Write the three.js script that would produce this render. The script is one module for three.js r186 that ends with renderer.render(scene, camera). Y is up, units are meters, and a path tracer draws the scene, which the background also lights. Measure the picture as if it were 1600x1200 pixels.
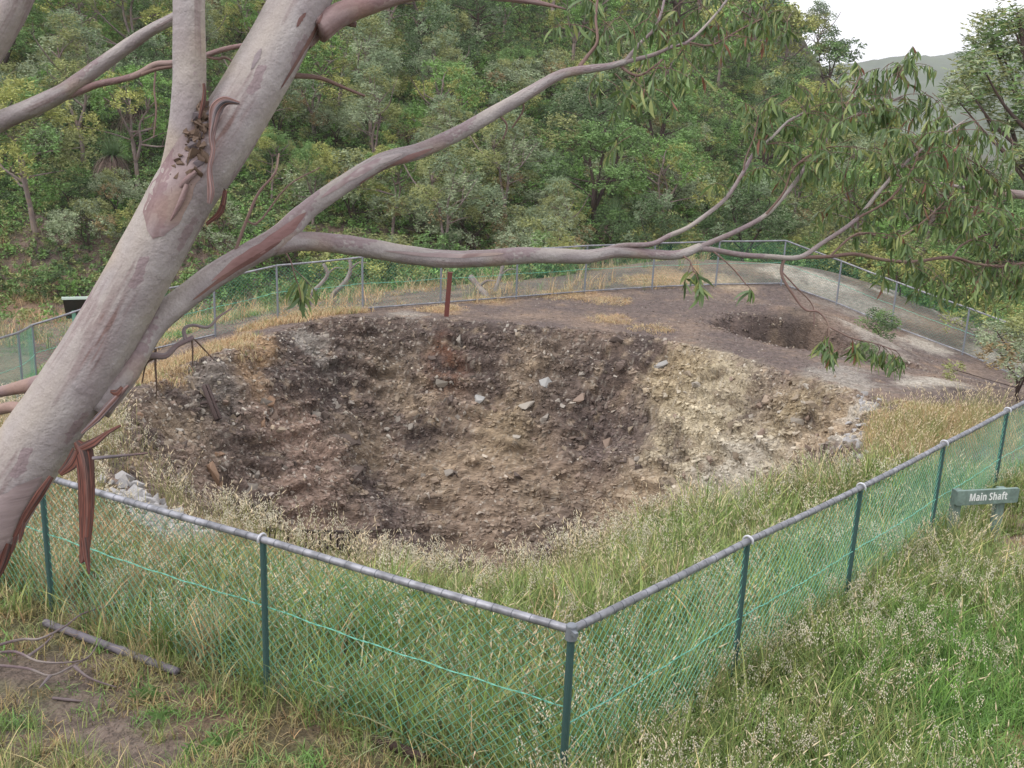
import * as THREE from 'three';
import { ImprovedNoise } from 'three/addons/math/ImprovedNoise.js';
import { mergeGeometries } from 'three/addons/utils/BufferGeometryUtils.js';
import { ConvexGeometry } from 'three/addons/geometries/ConvexGeometry.js';
import { FontLoader } from 'three/addons/loaders/FontLoader.js';
import { TextGeometry } from 'three/addons/geometries/TextGeometry.js';

// ---------------------------------------------------------------- camera, sky, sun, exposure
const scene = new THREE.Scene();
const EYE = new THREE.Vector3(0, 5, 0), PITCH = 14.7 * Math.PI / 180, ROLL = 2.3 * Math.PI / 180, FOC = 1563;
const camera = new THREE.PerspectiveCamera(2 * Math.atan(600 / FOC) * 180 / Math.PI, 4 / 3, 0.1, 4000);
camera.position.copy(EYE);
camera.rotation.set(-PITCH, 0, ROLL, 'YXZ');
camera.updateMatrixWorld();
const renderer = new THREE.WebGLRenderer({ antialias: true });
renderer.setSize(1024, 768);
renderer.toneMapping = THREE.LinearToneMapping;
renderer.toneMappingExposure = 1.28;
scene.fog = new THREE.FogExp2(0xe6e8ee, 0.0003);
renderer.shadowMap.enabled = true;
{ // overcast sky: even white cloud, somewhat brighter overhead
  const W = 256, H = 128, d = new Float32Array(W * H * 4), nz = new ImprovedNoise();
  for (let j = 0; j < H; j++) for (let i = 0; i < W; i++) {
    const el = ((j + .5) / H - .5) * Math.PI, az = i / W * Math.PI * 2, s = Math.max(0, Math.sin(el));
    const x = Math.cos(az) * Math.cos(el), z = Math.sin(az) * Math.cos(el);
    const n = 1 + .06 * nz.noise(x * 2.2, Math.sin(el) * 3, z * 2.2) + .04 * nz.noise(x * 5, Math.sin(el) * 6, z * 5);
    const v = (1.08 + .36 * s) * n, k = (j * W + i) * 4;
    d[k] = v * .985; d[k + 1] = v * .99; d[k + 2] = v * 1.02; d[k + 3] = 1;
  }
  const t = new THREE.DataTexture(d, W, H, THREE.RGBAFormat, THREE.FloatType);
  t.mapping = THREE.EquirectangularReflectionMapping; t.magFilter = t.minFilter = THREE.LinearFilter; t.wrapS = THREE.RepeatWrapping; t.needsUpdate = true;
  scene.background = t; scene.environment = t;
}
const sun = new THREE.DirectionalLight(new THREE.Color(1, .97, .92), 1.5);
sun.name = 'sun'; sun.position.set(-34, 42, 4); sun.target.position.set(0, 0, -18);
sun.castShadow = true; sun.shadow.radius = 26; sun.shadow.mapSize.set(2048, 2048);
Object.assign(sun.shadow.camera, { left: -50, right: 50, top: 60, bottom: -60, near: 1, far: 160 });
scene.add(sun, sun.target);

// ---------------------------------------------------------------- helpers
const nz = new ImprovedNoise();
function rng(seed) { let s = seed >>> 0; return () => { s = (s + 0x6d2b79f5) | 0; let t = Math.imul(s ^ (s >>> 15), 1 | s); t = (t + Math.imul(t ^ (t >>> 7), 61 | t)) ^ t; return ((t ^ (t >>> 14)) >>> 0) / 4294967296; }; }
const V = (x, y, z) => new THREE.Vector3(x, y, z);
const clamp = (x, a = 0, b = 1) => Math.min(b, Math.max(a, x)), lerp = (a, b, t) => a + (b - a) * t;
const sst = (a, b, x) => { const t = clamp((x - a) / (b - a)); return t * t * (3 - 2 * t); };
const fbm = (x, y, z, o = 4) => { let s = 0, a = .5; for (let i = 0; i < o; i++) { s += a * nz.noise(x, y, z); x = x * 2.03 + 7.1; y = y * 2.03 + 3.7; z = z * 2.03 + 1.3; a *= .5; } return s; };
const lin = (r, g, b, k = 1) => { const c = new THREE.Color().setRGB(r / 255, g / 255, b / 255, THREE.SRGBColorSpace); return c.multiplyScalar(k); };
const RX = V(1, 0, 0).applyQuaternion(camera.quaternion), UY = V(0, 1, 0).applyQuaternion(camera.quaternion), FW = V(0, 0, -1).applyQuaternion(camera.quaternion);
const rayOf = (x, y) => FW.clone().addScaledVector(RX, (x - 800) / FOC).addScaledVector(UY, -(y - 600) / FOC);
const P = (x, y, d) => EYE.clone().addScaledVector(rayOf(x, y), d);           // a point seen at (x, y), d metres away
function dress(m) { m.castShadow = true; m.receiveShadow = true; return m; }
const names = {};
function numbered(n) { if (!(n in names)) { names[n] = 0; return n; } names[n]++; return n + '_' + String(names[n]).padStart(3, '0'); }
function mesh(name, geo, mat, parent) { const m = dress(new THREE.Mesh(geo, mat)); m.name = name; if (parent) parent.add(m); return m; }
function tag(o, label, category, group, kind) { o.name = numbered(o.name); o.userData.label = label; o.userData.category = category; if (group) o.userData.group = group; if (kind) o.userData.kind = kind; scene.add(o); return o; }
function group(name, at) { const g = new THREE.Group(); g.name = name; if (at) g.position.copy(at); return g; }
function structure(name, geo, mat, label) { const m = mesh(name, geo, mat); m.userData.kind = 'structure'; if (label) { m.userData.label = label; } scene.add(m); return m; }

const toSight = (v) => { const d = v.clone().sub(EYE), k = d.dot(FW); return [800 + FOC * d.dot(RX) / k, 600 - FOC * d.dot(UY) / k]; };
const ranks = ['leftmost', 'second', 'third', 'fourth', 'fifth', 'sixth', 'seventh', 'eighth', 'ninth', 'tenth', 'eleventh', 'twelfth', 'thirteenth', 'fourteenth', 'fifteenth', 'sixteenth', 'seventeenth', 'eighteenth', 'nineteenth', 'twentieth'];
function tell(list, where) { // list of [object, look]: say which one it is by look, place and order from the left
  const by = {}; for (const [o, look] of list) { const [x, y] = toSight(o.position), w = where(x, y, o.position), k = look + '|' + w; (by[k] = by[k] || []).push([x, o, look, w]); }
  for (const l of Object.values(by)) l.sort((a, b) => a[0] - b[0]).forEach(([, o, look, w], i) => { o.userData.label = look + ' ' + w + (l.length > 1 ? (i === 0 ? ', leftmost' : ', ' + (ranks[i] || 'further') + ' from left') : ''); });
}
function tex(n, fn, srgb, repeat = true) {
  const d = new Uint8Array(n * n * 4);
  for (let j = 0; j < n; j++) for (let i = 0; i < n; i++) { const c = fn(i / n, j / n), k = (j * n + i) * 4; d[k] = clamp(c[0]) * 255; d[k + 1] = clamp(c[1]) * 255; d[k + 2] = clamp(c[2]) * 255; d[k + 3] = 255; }
  const t = new THREE.DataTexture(d, n, n); t.magFilter = THREE.LinearFilter; t.minFilter = THREE.LinearFilter;
  if (repeat) t.wrapS = t.wrapT = THREE.RepeatWrapping;
  if (srgb) t.colorSpace = THREE.SRGBColorSpace;
  t.needsUpdate = true; return t;
}
// noise that repeats on the unit square
const lat = new Float32Array(4096); { const R = rng(4242); for (let i = 0; i < 4096; i++) lat[i] = R() * 2 - 1; }
function tnoise2(u, v, fu, fv, z) { const x = u * fu, y = v * fv, i = Math.floor(x), j = Math.floor(y), a = x - i, b = y - j, sx = a * a * (3 - 2 * a), sy = b * b * (3 - 2 * b), h = (m, n) => lat[(((m % fu + fu) % fu) * 73 + ((n % fv + fv) % fv) * 1291 + z * 517 + fu * 31) & 4095]; return lerp(lerp(h(i, j), h(i + 1, j), sx), lerp(h(i, j + 1), h(i + 1, j + 1), sx), sy); }
function tnoise(u, v, f, z) { const p = Math.max(2, Math.round(f)), x = u * p, y = v * p, i = Math.floor(x), j = Math.floor(y), a = x - i, b = y - j, sx = a * a * (3 - 2 * a), sy = b * b * (3 - 2 * b), h = (m, n) => lat[(((m % p + p) % p) * 73 + ((n % p + p) % p) * 1291 + z * 517 + p * 31) & 4095]; return lerp(lerp(h(i, j), h(i + 1, j), sx), lerp(h(i, j + 1), h(i + 1, j + 1), sx), sy); }
// tapered tube through points, radii in metres, uv in metres
function tube(pts, rad, sides = 10, per = 6, o = {}) {
  const curve = new THREE.CatmullRomCurve3(pts, false, 'centripetal'), n = Math.max(2, (pts.length - 1) * per);
  const pos = [], nor = [], uv = [], idx = []; let prevT = null, N = null, len = 0, last = null;
  for (let i = 0; i <= n; i++) {
    const t = i / n, p = curve.getPoint(t), T = curve.getTangent(t);
    const f = t * (pts.length - 1), k = Math.min(pts.length - 2, Math.floor(f)), r0 = lerp(rad[k], rad[k + 1], f - k);
    if (!N) { N = Math.abs(T.y) < .9 ? V(0, 1, 0) : V(1, 0, 0); N.sub(T.clone().multiplyScalar(N.dot(T))).normalize(); }
    else { const q = new THREE.Quaternion().setFromUnitVectors(prevT, T); N.applyQuaternion(q); N.sub(T.clone().multiplyScalar(N.dot(T))).normalize(); }
    prevT = T.clone(); const B = T.clone().cross(N);
    if (last) len += p.distanceTo(last); last = p;
    for (let j = 0; j <= sides; j++) {
      const a = j / sides * Math.PI * 2, d = N.clone().multiplyScalar(Math.cos(a)).addScaledVector(B, Math.sin(a));
      let r = r0; if (o.rough) r *= 1 + o.rough * fbm(p.x * (o.f || 6) + d.x * .8, p.y * (o.f || 6) + d.y * .8, p.z * (o.f || 6) + d.z * .8, 3);
      pos.push(p.x + d.x * r, p.y + d.y * r, p.z + d.z * r); nor.push(d.x, d.y, d.z); uv.push(j / sides * (o.circ || Math.max(.05, rad[0] * 6.28)), len);
    }
  }
  const w = sides + 1;
  for (let i = 0; i < n; i++) for (let j = 0; j < sides; j++) { const a = i * w + j; idx.push(a, a + 1, a + w, a + 1, a + w + 1, a + w); }
  if (!o.open) for (const [row, p, s] of [[0, pts[0], 0], [n, pts[pts.length - 1], 1]]) { const c = pos.length / 3; pos.push(p.x, p.y, p.z); const T = curve.getTangent(row / n).multiplyScalar(s ? 1 : -1); nor.push(T.x, T.y, T.z); uv.push(0, 0); for (let j = 0; j < sides; j++) { const a = row * w + j; s ? idx.push(a, a + 1, c) : idx.push(a + 1, a, c); } }
  const g = new THREE.BufferGeometry(); g.setAttribute('position', new THREE.Float32BufferAttribute(pos, 3)); g.setAttribute('normal', new THREE.Float32BufferAttribute(nor, 3)); g.setAttribute('uv', new THREE.Float32BufferAttribute(uv, 2)); g.setIndex(idx);
  if (o.rough) g.computeVertexNormals();
  return g;
}
// raw triangle builder with vertex colours
class Tri {
  constructor() { this.p = []; this.c = []; this.i = []; }
  v(x, y, z, c) { this.p.push(x, y, z); this.c.push(c.r, c.g, c.b); return this.p.length / 3 - 1; }
  f(a, b, c) { this.i.push(a, b, c); }
  geo() { const g = new THREE.BufferGeometry(); g.setAttribute('position', new THREE.Float32BufferAttribute(this.p, 3)); g.setAttribute('color', new THREE.Float32BufferAttribute(this.c, 3)); g.setIndex(this.i); g.computeVertexNormals(); return g; }
}
const white = new THREE.Color(1, 1, 1);
function instanced(name, geo, mat, list, parent) { // list of {m: Matrix4, c: Color}
  const im = new THREE.InstancedMesh(geo, mat, list.length); im.name = name; dress(im);
  list.forEach((e, i) => { im.setMatrixAt(i, e.m); im.setColorAt(i, e.c || white); });
  if (parent) parent.add(im); return im;
}

function cells(x, y, z) { // distance to the nearest of scattered points, for broken rock
  const i = Math.floor(x), j = Math.floor(y), k = Math.floor(z); let m = 9;
  for (let a = -1; a <= 1; a++) for (let b = -1; b <= 1; b++) for (let c = -1; c <= 1; c++) { const h = (((i + a) * 73856093) ^ ((j + b) * 19349663) ^ ((k + c) * 83492791)) >>> 0, dx = i + a + (h & 1023) / 1023 - x, dy = j + b + ((h >> 10) & 1023) / 1023 - y, dz = k + c + ((h >> 20) & 1023) / 1023 - z, q = dx * dx + dy * dy + dz * dz; if (q < m) m = q; }
  return Math.sqrt(m);
}
// ---------------------------------------------------------------- the lie of the land
const FH = 1.42;                                                               // fence height
const RIM = [[-5.63, -13.48, -.1], [-6.63, -15.48, -.2], [-7.3, -18.3, -.35], [-6.98, -20.3, -.2], [-6.39, -20.9, -.1], [-5.59, -22.9, 0], [-5.0, -24.0, .05], [-3.9, -24.5, .1], [-1.68, -24.7, .1], [.73, -24.3, .1], [3.08, -23.98, .05], [3.92, -23.28, 0], [5.05, -22.15, 0], [6.08, -20.55, 0], [6.95, -19.1, 0], [6.1, -16.9, -.1], [5.5, -15.3, -.2], [4.5, -14.5, -.5], [3.0, -14.4, -.85], [1.5, -13.6, -1.0], [.6, -12.6, -1.05], [-.33, -12.2, -1.0], [-1.26, -12.1, -.95], [-2.1, -12.3, -.8], [-3.1, -12.3, -.4], [-4.3, -12.3, -.15]];
const rimCurve = new THREE.CatmullRomCurve3(RIM.map(([x, z]) => V(x, 0, z)), true), rim = rimCurve.getPoints(130).map((p) => [p.x, p.z]);
function inside(poly, x, z) { let c = false; for (let i = 0, j = poly.length - 1; i < poly.length; j = i++) { const [a, b] = poly[i], [d, e] = poly[j]; if ((b > z) !== (e > z) && x < (d - a) * (z - b) / (e - b) + a) c = !c; } return c; }
function rimDist(x, z) { let m = 1e9; for (let i = 0; i < rim.length - 1; i++) { const [ax, az] = rim[i], [bx, bz] = rim[i + 1], dx = bx - ax, dz = bz - az, t = clamp(((x - ax) * dx + (z - az) * dz) / (dx * dx + dz * dz + 1e-9)), ex = ax + dx * t - x, ez = az + dz * t - z, q = ex * ex + ez * ez; if (q < m) m = q; } return (inside(rim, x, z) ? 1 : -1) * Math.sqrt(m); }
const CTRL = [...RIM.filter((_, i) => i % 2 === 0 || i > 14),
  [0, 2, 3.4], [0, -1.2, 3.2], [0, -3, 2.0], [0, -4.6, .85], [-3.3, -3.6, 1.5], [-3.4, -5.2, .75], [4, -3, 2.0], [4, -5.2, .6], [-8, -4, 2], [9, -5, 1.4], [-3.5, -7.1, .32], [-1, -6.2, .3], [1.5, -6, .25],
  [-8.3, -10.5, .35], [-4.44, -8.94, .14], [-1.98, -7.57, .18], [.48, -6.2, .2], [2.11, -8.13, .09], [3.75, -10.05, -.06], [5.44, -11.99, -.14], [7.14, -13.93, -.21], [8.93, -15.89, -.25],
  [5, -8, .12], [8, -10, .1], [9, -12.5, -.05], [.4, -9, -.12], [-2.4, -9.8, -.05], [2, -11, -.35], [-4.6, -11, .05], [7.6, -17, -.1], [9.2, -19, -.1], [10.2, -21.2, -.15], [8, -21, 0], [6.3, -22.6, 0],
  [-12.6, -20, -1.5], [-11.5, -23.4, -1.6], [-10.45, -24, -1.25], [-7.55, -24.75, -.58], [-6.1, -25.4, -.2], [-4, -25.9, .02], [-2, -27, .07], [0, -28.2, .1], [2, -29.4, .15], [4.2, -30.5, .18], [6.3, -31.5, .2], [8.5, -32.2, .22], [10.2, -31.5, -.26], [11.6, -30.4, -.7], [13.2, -28.7, -1.1], [14, -26, -1.4], [11.5, -26, -1.0], [9.4, -26, -.5], [7.2, -27.5, .05], [4, -27, .12],
  [-8.6, -22, -.85], [-9.6, -18.5, -.8], [-8.6, -15, -.15], [5.5, -34.5, .55], [8, -35.2, .55], [10.8, -35, .35], [14, -34, -.6], [-4, -33, -.6], [-10, -31, -1.6], [-18, -27, -2.0], [-20, -12, -.3], [16, -14, -.4], [18, -22, -1.2], [20, -30, -2.2], [0, -38, -1.0], [16, -6, 1], [-16, -4, 1.6], [-18, 4, 3.3], [18, 4, 3]];
const TPS = (() => { // thin plate through the control points
  const n = CTRL.length, N = n + 3, A = Array.from({ length: N }, () => new Float64Array(N + 1)), U = (q) => q < 1e-9 ? 0 : .5 * q * Math.log(q);
  for (let i = 0; i < n; i++) { for (let j = 0; j < n; j++) { const dx = CTRL[i][0] - CTRL[j][0], dz = CTRL[i][1] - CTRL[j][1]; A[i][j] = U(dx * dx + dz * dz) + (i === j ? .25 : 0); } A[i][n] = A[n][i] = 1; A[i][n + 1] = A[n + 1][i] = CTRL[i][0]; A[i][n + 2] = A[n + 2][i] = CTRL[i][1]; A[i][N] = CTRL[i][2]; }
  for (let c = 0; c < N; c++) { let p = c; for (let r = c + 1; r < N; r++) if (Math.abs(A[r][c]) > Math.abs(A[p][c])) p = r; [A[c], A[p]] = [A[p], A[c]]; for (let r = 0; r < N; r++) if (r !== c && A[r][c]) { const k = A[r][c] / A[c][c]; for (let q = c; q <= N; q++) A[r][q] -= k * A[c][q]; } }
  const w = A.map((r, i) => r[N] / r[i]);
  return (x, z) => { let s = w[n] + w[n + 1] * x + w[n + 2] * z; for (let i = 0; i < n; i++) { const dx = x - CTRL[i][0], dz = z - CTRL[i][1]; s += w[i] * U(dx * dx + dz * dz); } return s; };
})();
function hill(x, z) { // the wooded hillside beyond the far fence
  const a = x / Math.max(20, -z), s = Math.max(0, -z - 36 - .25 * Math.max(0, x)), side = 1 - sst(.13, .44, a);
  const h = (s < 75 ? .40 * s : 30 + .12 * (Math.min(s, 220) - 75)) * (.02 + .98 * side);
  return -1.4 - .02 * Math.min(s, 60) * (1 - side) * 4 + h * (1 + .1 * fbm(x * .03, z * .03, 3, 2));
}
function pitDepth(sd, x, z) { // how far the pit lies below the old surface
  if (sd <= 0) return 0;
  const near = sst(-15, -12.5, z), deep = 6.2, s = lerp(1.12, .85, near);
  const t = sd * s; return deep * (1 - Math.exp(-Math.pow(t / deep, 1.25) * 1.45)) * (1 - .08 * near);
}
const HOLE = [7.75, -24.9, 2.8, 1.5, -.5];                                         // smaller working behind the rim: x, z, half length, half width, turn
function holeT(x, z) { const dx = x - HOLE[0], dz = z - HOLE[1], c = Math.cos(HOLE[4]), s = Math.sin(HOLE[4]), u = (dx * c - dz * s) / HOLE[2], v = (dx * s + dz * c) / HOLE[3]; return Math.sqrt(u * u + v * v) + .18 * nz.noise(x * .9, z * .9, 4); }
function land(x, z, detail = true) {
  const far = sst(-35, -41, z) , wide = Math.max(sst(17, 26, Math.abs(x)), sst(0, 6, z)), mixw = Math.max(far, wide);
  let y;
  if (mixw >= 1) y = z < -30 ? hill(x, z) : lerp(-1.4, hill(x, z), sst(-10, -34, z)) + (z > -10 ? sst(-10, 2, z) * 4.4 : 0);
  else { const l = TPS(x, z); y = mixw > 0 ? lerp(l, z < -30 ? hill(x, z) : lerp(-1.4, hill(x, z), sst(-10, -34, z)) + (z > -10 ? sst(-10, 2, z) * 4.4 : 0), mixw) : l; }
  if (x > -9 && x < 12 && z < -10 && z > -30) {
    const wob = detail ? .28 * fbm(x * .9, z * .9, 9, 3) : 0, sd = rimDist(x, z) + wob, pd = pitDepth(sd, x, z);
    y -= pd;
    if (detail && sd > -.3) { // broken rock: ledges, hollows, rubble
      const w = sst(-.3, .5, sd), rough = lerp(1, .45, sst(-14.5, -12.5, z));
      y += w * rough * (.6 * fbm(x * .6, y * .8, z * .6, 2) + .2 * fbm(x * 1.5, y * 1.5, z * 1.5, 2));
    }
    { const dx = x - HOLE[0], dz = z - HOLE[1], c = Math.cos(HOLE[4]), si = Math.sin(HOLE[4]), u = (dx * c - dz * si) / HOLE[2], v = (dx * si + dz * c) / HOLE[3]; y += .5 * Math.exp(-((v + 1.5) ** 2) / .22 - u * u * 1.4); }
    const t = holeT(x, z); if (t < 1.15) y -= 2.5 * (1 - sst(.66, 1.05, t)) - (detail ? .2 * fbm(x * 1.6, z * 1.6, 1, 2) * (1 - sst(.9, 1.15, t)) : 0);
  }
  if (detail && z > -34) y += .035 * fbm(x * 1.1, z * 1.1, 5, 3) * (mixw < 1 ? 1 : .3);
  return y;
}
// broken rock of the pit walls stands out square to the slope: how far, and the point itself
function relief(x, y, z) {
  if (x < -9 || x > 11 || z > -10 || z < -29) return 0;
  const sd = rimDist(x, z), t = holeT(x, z), w = Math.max(sst(-.15, .5, sd) * lerp(1, .35, sst(-14.5, -12.5, z)), .8 * (1 - sst(.85, 1.1, t))); if (w <= 0) return 0;
  const sx = x + .3 * y, q = y * 2.3 + x * .3 + .9 * fbm(x * .5, 2, z * .5, 3), fr = q - Math.floor(q);
  return w * (.3 * (.55 - cells(sx * 1.2, y * 2.2, z * 1.2)) + .2 * (.55 - cells(sx * 3 + 9, y * 5, z * 3)) + .1 * (.5 - cells(x * 7, y * 10, z * 7)) + .05 * (.5 - cells(x * 13, y * 15, z * 13)) + .3 * (sst(.5, .95, fr) - fr) * clamp(.5 + 1.4 * nz.noise(x * .7, z * .7, 8)));
}
function surface(x, z) { const e = .1, y = land(x, z), n = V(land(x - e, z) - land(x + e, z), 2 * e, land(x, z - e) - land(x, z + e)).normalize(); return V(x, y, z).addScaledVector(n, relief(x, y, z)); }
// where the line of sight meets the ground
function onLand(px, py, start = 4) { const d = rayOf(px, py); let t = start, p = V(0, 0, 0); for (let i = 0; i < 900; i++) { p.copy(EYE).addScaledVector(d, t); if (p.y < land(p.x, p.z, false)) break; t += .05 + t * .0015; } return V(p.x, land(p.x, p.z), p.z); }
console.log('land ready');

// ---------------------------------------------------------------- ground sheet
const PATCH = []; // soils and stains: [point, radius, colour, strength]
const patch = (px, py, r, c, s = 1) => PATCH.push([onLand(px, py), r, c, s]);
const cDark = lin(84, 72, 68), cBrown = lin(132, 114, 102), cTan = lin(168, 150, 128), cCream = lin(186, 174, 150), cGrey = lin(150, 144, 138), cPale = lin(188, 182, 172), cRust = lin(112, 76, 58), cOchre = lin(154, 137, 108), cPurple = lin(102, 89, 86), cStraw = lin(166, 138, 106), cPath = lin(112, 98, 90), cPink = lin(148, 126, 114);
for (const a of [
  [1100, 640, 1.7, cCream, 1], [1180, 690, 1.6, cCream, 1], [1090, 720, 1.2, cCream, .9], [1230, 650, 1.1, cOchre, .8], [1280, 690, 1.0, cTan, .9], [1010, 700, .8, cCream, .8], [1140, 740, 1.2, cPale, .7], [1060, 590, .8, cOchre, .7], [1200, 620, .8, cBrown, .5],
  [640, 590, 1.1, cTan, .85], [600, 565, .7, cOchre, .6], [700, 570, .7, cRust, .8], [690, 545, .5, cRust, .8], [840, 580, 1.1, cTan, .6], [800, 680, .8, cOchre, .55], [560, 690, .7, cTan, .8], [700, 760, 1.4, cTan, .6], [850, 790, 1.6, cTan, .6], [930, 740, 1.4, cBrown, .7], [960, 690, .9, cPurple, .9], [890, 600, 1.2, cDark, .8], [760, 540, 1.0, cDark, .9], [600, 530, 1.6, cDark, .8], [470, 570, 1.2, cDark, .9], [520, 640, 1.0, cDark, .7], [480, 540, .5, cGrey, .9], [430, 660, 1.0, cPink, .7], [480, 760, 1.3, cPink, .8], [620, 830, 1.2, cPurple, .7], [330, 620, .9, cGrey, .5], [280, 660, .8, cTan, .6], [290, 720, .9, cBrown, .8], [370, 720, .9, cDark, .6], [1250, 760, 1.0, cBrown, .9], [1320, 690, .4, cPale, 1], [1345, 640, .35, cPale, 1], [980, 800, 1.2, cTan, .8], [870, 850, 1, cPurple, .6], [540, 790, .8, cBrown, .6], [760, 820, 1, cBrown, .6],
  [860, 470, 1.4, cPurple, .8], [980, 480, 1.6, cPurple, .8], [1100, 480, 1.6, cPurple, .9], [900, 460, .9, cStraw, .7], [1010, 440, 1.2, cStraw, .7], [960, 500, .7, cStraw, .5], [640, 492, .6, cPale, .5], [760, 470, 1.2, cStraw, .5], [690, 484, .7, cStraw, .9], [1240, 570, 1, cPurple, .9], [1150, 540, 1, cPurple, .8], [1330, 590, 1, cGrey, .9], [1430, 598, .7, cPale, .8], [1480, 600, .5, cPale, .8], [1500, 625, 1.0, cPurple, .8], [1225, 528, .7, cOchre, .7], [1180, 505, .6, cDark, 1], [1260, 530, .8, cDark, .8], [1290, 550, .6, cBrown, .8], [1210, 512, .7, cDark, .9], [1450, 545, 1.1, cPale, .7], [1380, 530, 1.0, cPale, .6], [1560, 560, 1.2, cPale, .7], [1280, 440, 1.6, cPale, .8], [1330, 470, 1.6, cGrey, .8], [1450, 470, 2.0, lin(214, 210, 208), 1], [1420, 440, 1.6, lin(214, 210, 208), 1], [1130, 440, 1.2, cTan, .9], [1060, 432, 1.2, cStraw, .8],
  [430, 505, .9, cStraw, 1], [500, 492, .9, cStraw, 1], [350, 540, .8, cStraw, 1], [290, 562, .8, cStraw, 1], [230, 590, .8, cStraw, .9], [400, 540, .6, cStraw, .7], [390, 590, .5, cStraw, .6],
  [1420, 670, 1.2, lin(178, 148, 104), .8], [1500, 660, 1.0, lin(178, 148, 104), .8], [40, 1060, .9, cPath, 1], [110, 1110, .8, cPath, 1], [180, 1150, .7, cPath, 1], [260, 1180, .8, cPath, .9], [330, 1120, .6, lin(116, 92, 78), .8], [480, 1150, .7, lin(110, 88, 74), .7], [1580, 820, .8, cPink, 1], [1600, 850, .8, cPink, 1], [1570, 880, .6, cPink, .8], [1590, 1170, .5, cStraw, .8], [1590, 930, .8, cStraw, .6], [20, 490, 2, cPink, .9], [90, 500, 2, cPink, .9], [30, 470, 1.6, cStraw, .8]]) patch(...a);
const grains = tex(512, (u, v) => { const n = .5 + .5 * (tnoise(u, v, 26, 1) * .8 + tnoise(u, v, 60, 5) * .7 + tnoise(u, v, 120, 9) * .6), k = .74 + .34 * clamp(n, 0, 1); return [k, k * .985, k * .97]; }, true);
const grainBump = tex(512, (u, v) => { const n = .5 + .4 * (tnoise(u, v, 40, 2) + tnoise(u, v, 90, 7) * .8 + tnoise(u, v, 150, 3) * .5); return [n, n, n]; });
function soil(x, y, z, slope, sd) {
  const n1 = fbm(x * .8, y * .8, z * .8, 4), n2 = nz.noise(x * 3.3, y * 3.3, z * 3.3), n3 = nz.noise(x * 9, y * 9, z * 9);
  const c = new THREE.Color();
  if (z < -41 || Math.abs(x) > 20) { c.copy(lin(74, 66, 48)); c.lerp(lin(70, 82, 46), clamp(.5 + n1 * 1.5)); }
  else if (sd > -.15) { c.copy(cBrown); c.lerp(cDark, clamp(.55 + n1 * 2.2)); c.lerp(cTan, clamp(n2 * 1.3 - .25 + .3 * n1)); }
  else if (z > -21 && sd <= 0 && z > -17.5 + (x < 0 ? 0 : 1.5)) { c.copy(lin(98, 84, 62)); c.lerp(lin(84, 88, 50), clamp(.45 + n1 * 2)); c.lerp(cBrown, clamp(n2)); }
  else { c.copy(cBrown); c.lerp(cPurple, clamp(.6 + n1 * 2)); c.lerp(cStraw, clamp(n2 * .7 - .2)); }
  for (const [p, r, pc, s] of PATCH) { const dx = x - p.x, dz = z - p.z, dy = (y - p.y) * .6, q = dx * dx + dz * dz + dy * dy; if (q < r * r * 3) { const t = Math.sqrt(q) / r + 1.3 * n1 + .5 * n2 + .3 * n3; c.lerp(pc, s * (1 - sst(.25, 1.25, t))); } }
  if (sd > -.15) { const speck = nz.noise(x * 14, y * 14, z * 14); c.multiplyScalar(1 + .3 * n3 + .25 * speck); if (speck > .42) c.lerp(cPale, .45); }
  else c.multiplyScalar(1 + .16 * n3 + .1 * n2);
  return c;
}
const groundMat = new THREE.MeshStandardMaterial({ vertexColors: true, map: grains, bumpMap: grainBump, bumpScale: .02, roughness: .97 });
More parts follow.
